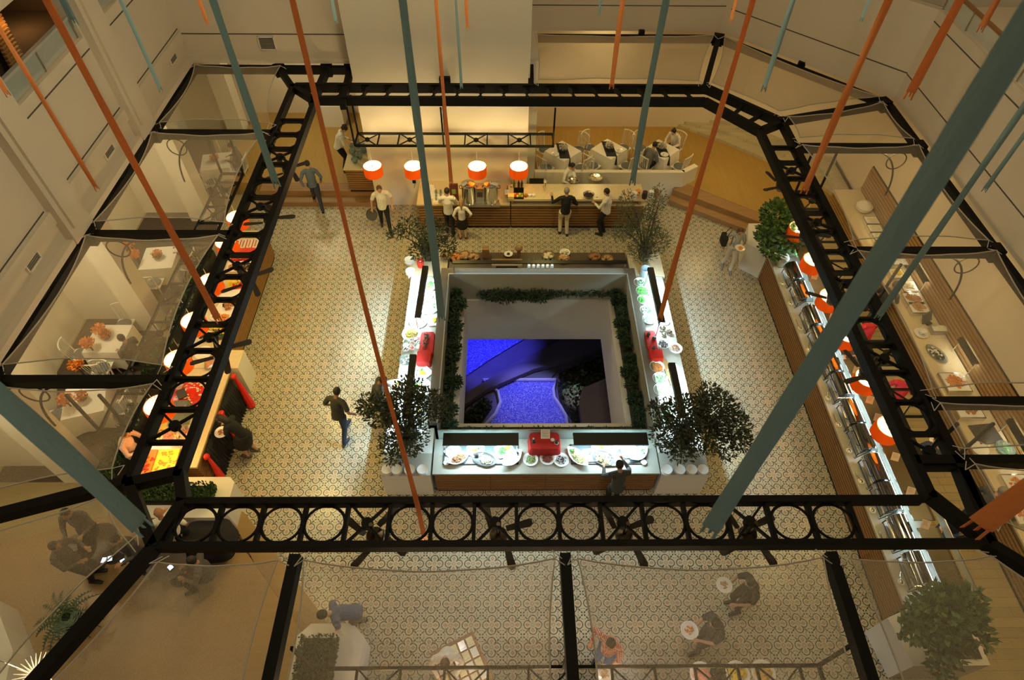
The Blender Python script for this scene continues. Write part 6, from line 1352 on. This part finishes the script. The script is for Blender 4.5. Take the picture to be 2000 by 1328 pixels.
def person(loc, face, lb, top=WH, bottom=BK, hair=hair_k, skin=skin_m, H=1.74, lean=0, hd=.15, arms=((-.25, .12, -.45), (.25, .12, -.45)), step=0, sit=False, style='short', sleeve='long', skirt=None, shoe=shoe_k, side=0, fz=(0, 0), female=False, dress=False, head_yaw=0, group=None):
    """local frame: facing +y. arms: hand targets (left, right) relative to the shoulder line centre, in the leaned frame"""
    s = H/1.75; t = empty('person', loc, radians(face-90), lb, 'person', group)
    hz = .93*s if not sit else .55*s
    Rl = Matrix.Rotation(-lean, 3, 'X')@Matrix.Rotation(side, 3, 'Y'); P0 = Vector((0, 0, hz))
    up = lambda x, y, z: P0+Rl@Vector((x*s, y*s, z*s))
    if abs(lean) > .25 and not sit: P0 = Vector((0, -.10*lean, hz))
    sw = (.165 if female else .185)
    ch_, nk = up(0, 0, .34), up(0, .005, .53)
    hc = up(0, .02, .53)+(Rl@Matrix.Rotation(-hd, 3, 'X'))@Vector((0, .02*s, .14*s))
    HR = Rl@Matrix.Rotation(head_yaw, 3, 'Z')@Matrix.Rotation(-hd, 3, 'X')
    HM = Matrix.Translation(hc)@HR.to_4x4()
    hips = [P0+Vector((x*.09*s, 0, -.02*s)) for x in (-1, 1)]
    feet = []
    for i, x in enumerate((-1, 1)):
        if sit: feet.append(Vector((x*.11*s, .40*s, .07*s)))
        else: feet.append(Vector((x*.10*s, (step if i == 0 else -step)*s, .075*s+fz[i])))
    knees = []
    for i in (0, 1):
        if sit: knees.append(Vector((hips[i].x, .43*s, .52*s)))
        else:
            k_, f_ = ik(hips[i], feet[i], .44*s, .44*s, (0, 1, 0)); knees.append(k_); feet[i] = f_
    sh = [up(x*sw, 0, .46) for x in (-1, 1)]; el = []; hn = []
    for i in (0, 1):
        tgt = up(0, 0, .46)+Rl@(Vector(arms[i])*s)
        e, h_ = ik(sh[i], tgt, .28*s, .25*s, (Rl@Vector(((-1, 1)[i]*.7, -.5, -.8)))); el.append(e); hn.append(h_)
    # ---- continuous body
    b = MB()
    b.tube([P0+Vector((0, 0, -.06*s)), P0+Rl@Vector((0, 0, .12*s)), ch_, up(0, 0, .44)], [.125*s, .105*s, .12*s, .10*s], 12)
    b.tube([sh[0], up(0, 0, .47), sh[1]], [.05*s, .075*s, .05*s], 10); b.tube([up(0, 0, .44), nk, hc], [.06*s, .052*s, .05*s], 10)
    for i in (0, 1):
        b.tube([hips[i], hips[i].lerp(knees[i], .5), knees[i], knees[i].lerp(feet[i], .35), feet[i]], [.082*s, .072*s, .052*s, .054*s, .034*s], 10)
        fd = Vector((.02*(-1, 1)[i], .17*s, -.045*s)); b.tube([feet[i]+Vector((0, -.04*s, -.03*s)), feet[i]+fd*.6, feet[i]+fd], [.034*s, .036*s, .024*s], 8)
        b.tube([sh[i], sh[i].lerp(el[i], .5), el[i], hn[i]], [.048*s, .042*s, .036*s, .025*s], 10)
        # hand: palm, four fingers of unequal length, thumb from the side of the palm
        d = (hn[i]-el[i]).normalized(); sd = d.cross(Rl@Vector((0, 0, 1)))
        sd = sd.normalized() if sd.length > .1 else Vector((0, 1, 0)); nn = sd.cross(d).normalized(); pc = hn[i]+d*.045*s
        b.tube([hn[i], pc, hn[i]+d*.085*s], [.024*s, .036*s, .032*s], 8)
        for k, L in enumerate((.062, .072, .067, .052)):
            r0 = hn[i]+d*.08*s+sd*(k-1.5)*.019*s; r1 = r0+d*L*.5*s-nn*.010*s; r2 = r1+d*L*.35*s-nn*.03*s; b.tube([r0, r1, r2], [.0095, .009, .0075], 6)
        th = hn[i]+d*.03*s-sd*.03*s*(1, -1)[i]; b.tube([th, th+d*.03*s-sd*.025*s*(1, -1)[i], th+d*.06*s-sd*.03*s*(1, -1)[i]-nn*.015*s], [.012, .011, .009], 6)
    b.ell((0, 0, 0), (.076*s, .092*s, .108*s), 16, 12, HM); b.ell((0, .028*s, -.055*s), (.055*s, .06*s, .06*s), 12, 8, HM)
    b.add([(-.014*s, .088*s, .012*s), (.014*s, .088*s, .012*s), (.016*s, .085*s, -.032*s), (-.016*s, .085*s, -.032*s), (0, .108*s, -.028*s)], [(0, 3, 4), (3, 2, 4), (2, 1, 4), (1, 0, 4), (0, 1, 2, 3)], HM)
    for x in (-1, 1): b.ell((x*.078*s, -.005*s, -.008*s), (.012*s, .022*s, .032*s), 8, 6, HM)
    bo = b.build('body', skin, t); rm(bo, .0105)
    for x in (-1, 1):
        e = MB().ell((x*.03*s, .083*s, .012*s), (.012*s, .008*s, .007*s), 8, 6, HM).build('eye', shoe_k, bo, True)
    MB().ell((0, .086*s, -.058*s), (.024*s, .008*s, .006*s), 8, 6, HM).build('mouth', mat('lips', (.38, .10, .08), .5), bo, True)
    # ---- hair
    if hair:
        b = MB(); b.ell((0, -.016*s, .022*s), (.086*s, .094*s, .102*s), 16, 10, HM)
        if style in ('long', 'pony'): b.ell((0, -.045*s, -.03*s), (.082*s, .07*s, .10*s), 12, 8, HM)
        if style == 'long': b.tube([HM@Vector((x, -.05*s, z*s)) for x, z in ((0, -.02), (0, -.14), (0, -.25))], [.08*s, .085*s, .05*s], 10)
        if style == 'pony': b.tube([HM@Vector((0, y*s, z*s)) for y, z in ((-.09, .02), (-.13, -.06), (-.11, -.20), (-.10, -.32))], [.03*s, .035*s, .03*s, .012*s], 8)
        if style == 'bun': b.ell((0, -.07*s, .09*s), .04*s, 10, 8, HM)
        if style == 'curly':
            for _ in range(26): a = random.uniform(0, 6.3); q = random.uniform(-.2, 1.3); b.ell((.085*s*cos(a)*cos(q), -.02*s+.09*s*sin(a)*cos(q), .03*s+.1*s*sin(q)), .035*s, 7, 5, HM)
        o = b.build('hair', hair, t); rm(o, .014)
    # ---- clothes
    b = MB(); k = 1.0 if not female else .92
    b.tube([P0+Rl@Vector((0, 0, (-.07 if not dress else -.1)*s)), P0+Rl@Vector((0, 0, .14*s)), ch_, up(0, 0, .46)], [.155*s*k, .138*s*k, .148*s*k, .10*s], 14)
    b.tube([sh[0], up(0, 0, .47), sh[1]], [.068*s, .088*s, .068*s], 10)
    for i in (0, 1):
        if sleeve == 'long': b.tube([sh[i], el[i], el[i].lerp(hn[i], .93)], [.066*s, .052*s, .036*s], 10)
        elif sleeve == 'short': b.tube([sh[i], sh[i].lerp(el[i], .8)], [.068*s, .060*s], 10)
    o = b.build('dress' if dress else 'shirt', top, t); rm(o, .016)
    if skirt or dress:
        b = MB(); zl = (.50 if dress else .52)*s; P1 = P0+Vector((0, 0, -.05*s)); b.tube([P1+Vector((0, 0, .08*s)), P1, P0*0+Vector((0, (knees[0].y+knees[1].y)/2, zl))], [.15*s, .185*s, .23*s], 16); o = b.build('skirt', top if dress else skirt, t); rm(o, .018)
    else:
        b = MB(); b.tube([P0+Vector((0, 0, .06*s)), P0+Vector((0, 0, -.05*s))], [.135*s, .145*s], 12)
        for i in (0, 1): b.tube([hips[i], hips[i].lerp(knees[i], .5), knees[i], feet[i]+Vector((0, 0, .0))], [.105*s, .090*s, .068*s, .056*s], 10)
        o = b.build('trousers', bottom, t); rm(o, .016)
    for i in (0, 1):
        fd = Vector((.02*(-1, 1)[i], .19*s, -.045*s)); b = MB(); b.tube([feet[i]+Vector((0, -.06*s, -.035*s)), feet[i]+fd*.55, feet[i]+fd], [.042*s, .046*s, .032*s], 8); b.build('shoe', shoe, t, True)
    return t, [t.matrix_basis, hn]
def wpos(t, v, loc, face): return Vector(loc)+Matrix.Rotation(radians(face-90), 3, 'Z')@Vector(v)
def held(r, i, off=(0, .09, .03)):
    t, (mb, hn) = r; return Matrix.Rotation(t.rotation_euler.z, 3, 'Z')@(hn[i]+Vector(off))+t.location
def plate_at(p, lb, food=BRN, R=.14):
    t = empty('plate', p, 0, lb, 'plate'); MB().lathe([(R*.55, 0), (R*.7, .006), (R, .02), (R, .025), (R*.68, .012), (0, .008)], 22).build('dish_body', china_m, t, True); b = MB(); heap(b, R*.5, R*.5, .03, 22, .018, 'c'); b.v = [(x, y, z+.01) for x, y, z in b.v]; o = b.build('food', food, t, True); o['kind'] = 'stuff'
FW = ((-.14, .33, -.22), (.14, .33, -.22)); HOLD = ((-.10, .30, -.25), (.24, .05, -.48)); 
def at2(x, y, z): v = at(x, y, z); return (v.x, v.y)
person((-5.98, 16.28, 0), 105, 'person in slate blue shirt and dark trousers climbing the back left steps', BLU, NV, lean=.10, step=.30, fz=(.17, 0), arms=((-.26, -.1, -.47), (.26, .12, -.45)))
person((-5.32, 17.80, .35), 15, 'person in white shirt with curly black hair reaching over the glass vases', WH, BK, hair_k, style='curly', lean=.35, arms=FW, hd=.3)
r = person((-3.68, 15.22, 0), 285, 'person in short-sleeved white shirt walking with a round dark tray held low', WH, BK, hair_b, step=.30, sleeve='short', arms=((-.28, .15, -.42), (.32, .02, -.50)), hd=.25)
t = empty('serving_tray', held(r, 1, (.04, .02, -.20)), 0, 'round dark serving tray hanging from the hand of the walking waiter', 'tray'); MB().lathe([(.17, -.008), (.18, .012), (.17, .012), (.165, 0), (0, 0)], 26, M=Matrix.Rotation(1.1, 4, 'X')).build('tray_body', GRY, t, True)
person((-1.68, 15.0, 0), 88, 'person in white shirt and black trousers standing at the bar with back turned', WH, BK, hair_k, arms=FW, step=.10)
person((-1.27, 14.8, 0), 95, 'girl in white blouse and short black skirt with a blond ponytail at the bar', WH, BK, hair_y, skin_l, H=1.46, female=True, style='pony', skirt=BK, arms=((-.24, .05, -.45), (.30, .02, -.36)), shoe=clothm('brown_shoe', (.16, .05, .03)))
person((1.83, 15.0, 0), 95, 'person in black sweater and cream trousers at the bar with left arm raised', BK, CRMc, hair_g, H=1.76, arms=((-.38, .30, -.12), (.24, .2, -.32)), step=.06)
person((1.95, 16.45, 0), 320, 'barman in white shirt working behind the bar by the low wall', WH, BK, hair_k, lean=.15, arms=((.1, .40, -.2), (.2, .3, -.25)), hd=.3)
person((3.05, 15.02, 0), 150, 'waiter in white shirt and black trousers holding a tray beside the feathery tree', WH, BK, hair_k, arms=FW, hd=.2)
person((4.62, 17.38, .35), 45, 'seated person in grey checked shirt leaning to the right deck table', PLG, BK, hair_k, sit=True, lean=.35, arms=FW)
person((5.72, 18.5, .35), 225, 'seated person in white with a hair bun beyond the right deck table', WH, GRY, hair_k, skin_l, sit=True, lean=.25, style='bun', arms=FW, female=True, hd=.35)
r = person((6.58, 13.5, 0), 262, 'woman in patterned blouse and white trousers walking with a plate at the right', PATT, LGT, hair_b, skin_m, H=1.66, female=True, style='long', step=.16, arms=((-.12, .30, -.24), (.30, .05, -.44)), hd=.45, sleeve='short', shoe=clothm('grey_shoe', (.25, .24, .22)))
plate_at(held(r, 0, (.05, .08, .02)), 'plate carried by the woman in patterned blouse', ORG)
t = empty('shoulder_bag', (6.25, 13.55, .95), 0, 'black shoulder bag beside the woman in the patterned blouse', 'bag'); MB().prism(superell(20, .5, .08, .17), 0, .26).build('bag_body', fab_blk, t, True); MB().tube([(0, -.1, .25), (.12, -.05, .5), (.12, .08, .5), (0, .1, .25)], .01, 5).build('strap', fab_blk, t)
person((-3.76, 7.78, 0), 70, 'person in dark olive t-shirt walking away across the left tile floor', OLV, NV, hair_k, skin_d, lean=.20, step=.24, sleeve='short', arms=((-.30, .16, -.42), (.34, .10, -.40)), hd=.3)
person((-2.95, 8.25, 0), 10, 'person in dark grey shirt at the left island counter behind the tree', GRY, BK, hair_k, skin_d, lean=.25, arms=FW, hd=.35)
r = person((-5.82, 7.3, 0), 170, 'woman in black dress bending to the left buffet with a white plate', BK, BK, hair_k, skin_m, H=1.68, lean=.42, female=True, dress=True, sleeve='long', style='long', arms=((-.05, .40, -.30), (.18, .45, -.20)), hd=.4, step=.06, shoe=clothm('sandal', (.12, .11, .10)))
plate_at(held(r, 0, (0, .06, .03)), 'white plate with a little food held by the woman in black', BRN, .15)
person((2.36, 6.0, 0), 97, 'person in dark jacket and black trousers serving himself at the front counter', OLV, BK, hair_k, skin_d, lean=.12, arms=((-.22, .38, -.25), (.18, .42, -.10)), hd=.4, H=1.72)
person((-8.1, 6.9, 0), 0, 'cook in pinkish white uniform behind the near end of the left buffet', PNK, PNK, hair_b, skin_m, lean=.2, arms=FW)
x, y = at2(305, 1003, 1.98); person((x, y, .34), 110, 'bald person in white shirt standing under the lower left truss corner', WH, BK, None, skin_d, H=1.70, arms=HOLD, hd=.2)
x, y = at2(672, 1180, 1.15); person((x+.1, y-.1, 0), 200, 'person in blue shirt bending toward the front steps under the bottom left cloth', clothm('dusk_blue', (.10, .13, .22)), clothm('olive_trousers', (.14, .12, .06)), hair_k, skin_l, lean=.75, step=.12, arms=((-.12, .42, -.30), (.2, .46, -.26)), sleeve='short', hd=.1)
x, y = at2(1200, 1243, 1.65); r = person((x, y, 0), 235, 'person in red checked shirt carrying a plate under the bottom right cloth', PLR, JEA, hair_k, skin_m, lean=.08, arms=((-.14, .36, -.26), (.30, .12, -.34)), hd=.2)
plate_at(held(r, 0), 'white plate held by the person in red checked shirt', TAN, .15)
x, y = at2(1412, 1212, 1.6); r = person((x, y, 0), 195, 'person in dark t-shirt with a yellow print holding a plate, bottom right', GRY, GRY, hair_k, skin_m, lean=.1, arms=((-.10, .36, -.24), (.10, .36, -.28)), sleeve='short', step=.14, hd=.3)
plate_at(held(r, 1), 'white plate of orange food held by the person in the dark t-shirt', ORG, .16)
x, y = at2(1485, 1132, 1.62); r = person((x, y, 0), 190, 'person in black shirt reaching back with a plate below the rightmost fan', BK, BK, hair_k, skin_m, lean=.15, arms=((-.20, .34, -.30), (.14, .38, -.18)), sleeve='short', hd=.3)
plate_at(held(r, 1), 'plate of tan food held by the person in black shirt', TAN, .15)
x, y = at2(868, 1272, 1.55); person((x, y+.05, 0), 275, 'cook in white jacket behind the tilted tray of small dishes at the bottom', WH, WH, hair_b, skin_l, lean=.3, arms=FW, hd=.3)
for px_, py_, z, f, lb, tp, bt, hr in ((1702, 640, 1.35, 100, 'person in red shirt glimpsed through the right truss, farther one', REDc, JEA, hair_b), (1762, 762, 1.25, 60, 'person in red top and blue jeans below the right truss', REDc, JEA, hair_k),
   (1822, 885, 1.3, 30, 'person in blue jeans carrying a plate near the lower right corner', clothm('dark_top', (.05, .05, .06)), JEA, hair_k), (1950, 962, 1.6, 20, 'guest with grey hair in red sweater at the right edge', GRY, GRY, hair_g), (1885, 1010, 1.4, 215, 'person in black top and blue jeans at the lower right corner', BK, JEA, hair_k), (1745, 560, 1.6, 40, 'dark-haired person at the far lit platters of the right counter', OLV, GRY, hair_b)):
    x, y = at2(px_, py_, z); x = min(x, 9.95); r = person((x, y, 0), f, lb, tp, bt, hr, skin_m, lean=.12, arms=FW, step=.1)
    if 'plate' in lb: plate_at(held(r, 0), 'white plate carried near the lower right corner', BRN, .16)
for x, y, f, lb in ((-9.0, 13.55, 200, 'seated diner in the left bay under the middle cloth, farther one'), (-9.15, 9.75, 160, 'seated diner in the left bay beside the white cloth'), (-8.75, 17.9, 190, 'seated diner under the far left cloth')):
    person((x, y, .012), f, lb, GRY, BK, hair_k, skin_m, sit=True, arms=FW, lean=.1)
for px_, py_, f, lb in ((120, 1080, 0, 'dark dressed person by the lounge tables at far lower left'), (148, 1012, 280, 'dark dressed person standing above the left lounge table'), (245, 1062, 250, 'dark dressed person looking at a phone near the blue streamer'), (378, 1092, 190, 'dark dressed person seated at the right lounge table')):
    x, y = at2(px_, py_, 1.6); person((x, y, .34), f, lb, GRY, BK, hair_k, skin_d, arms=HOLD if 'phone' in lb else FW, sit='seated' in lb)
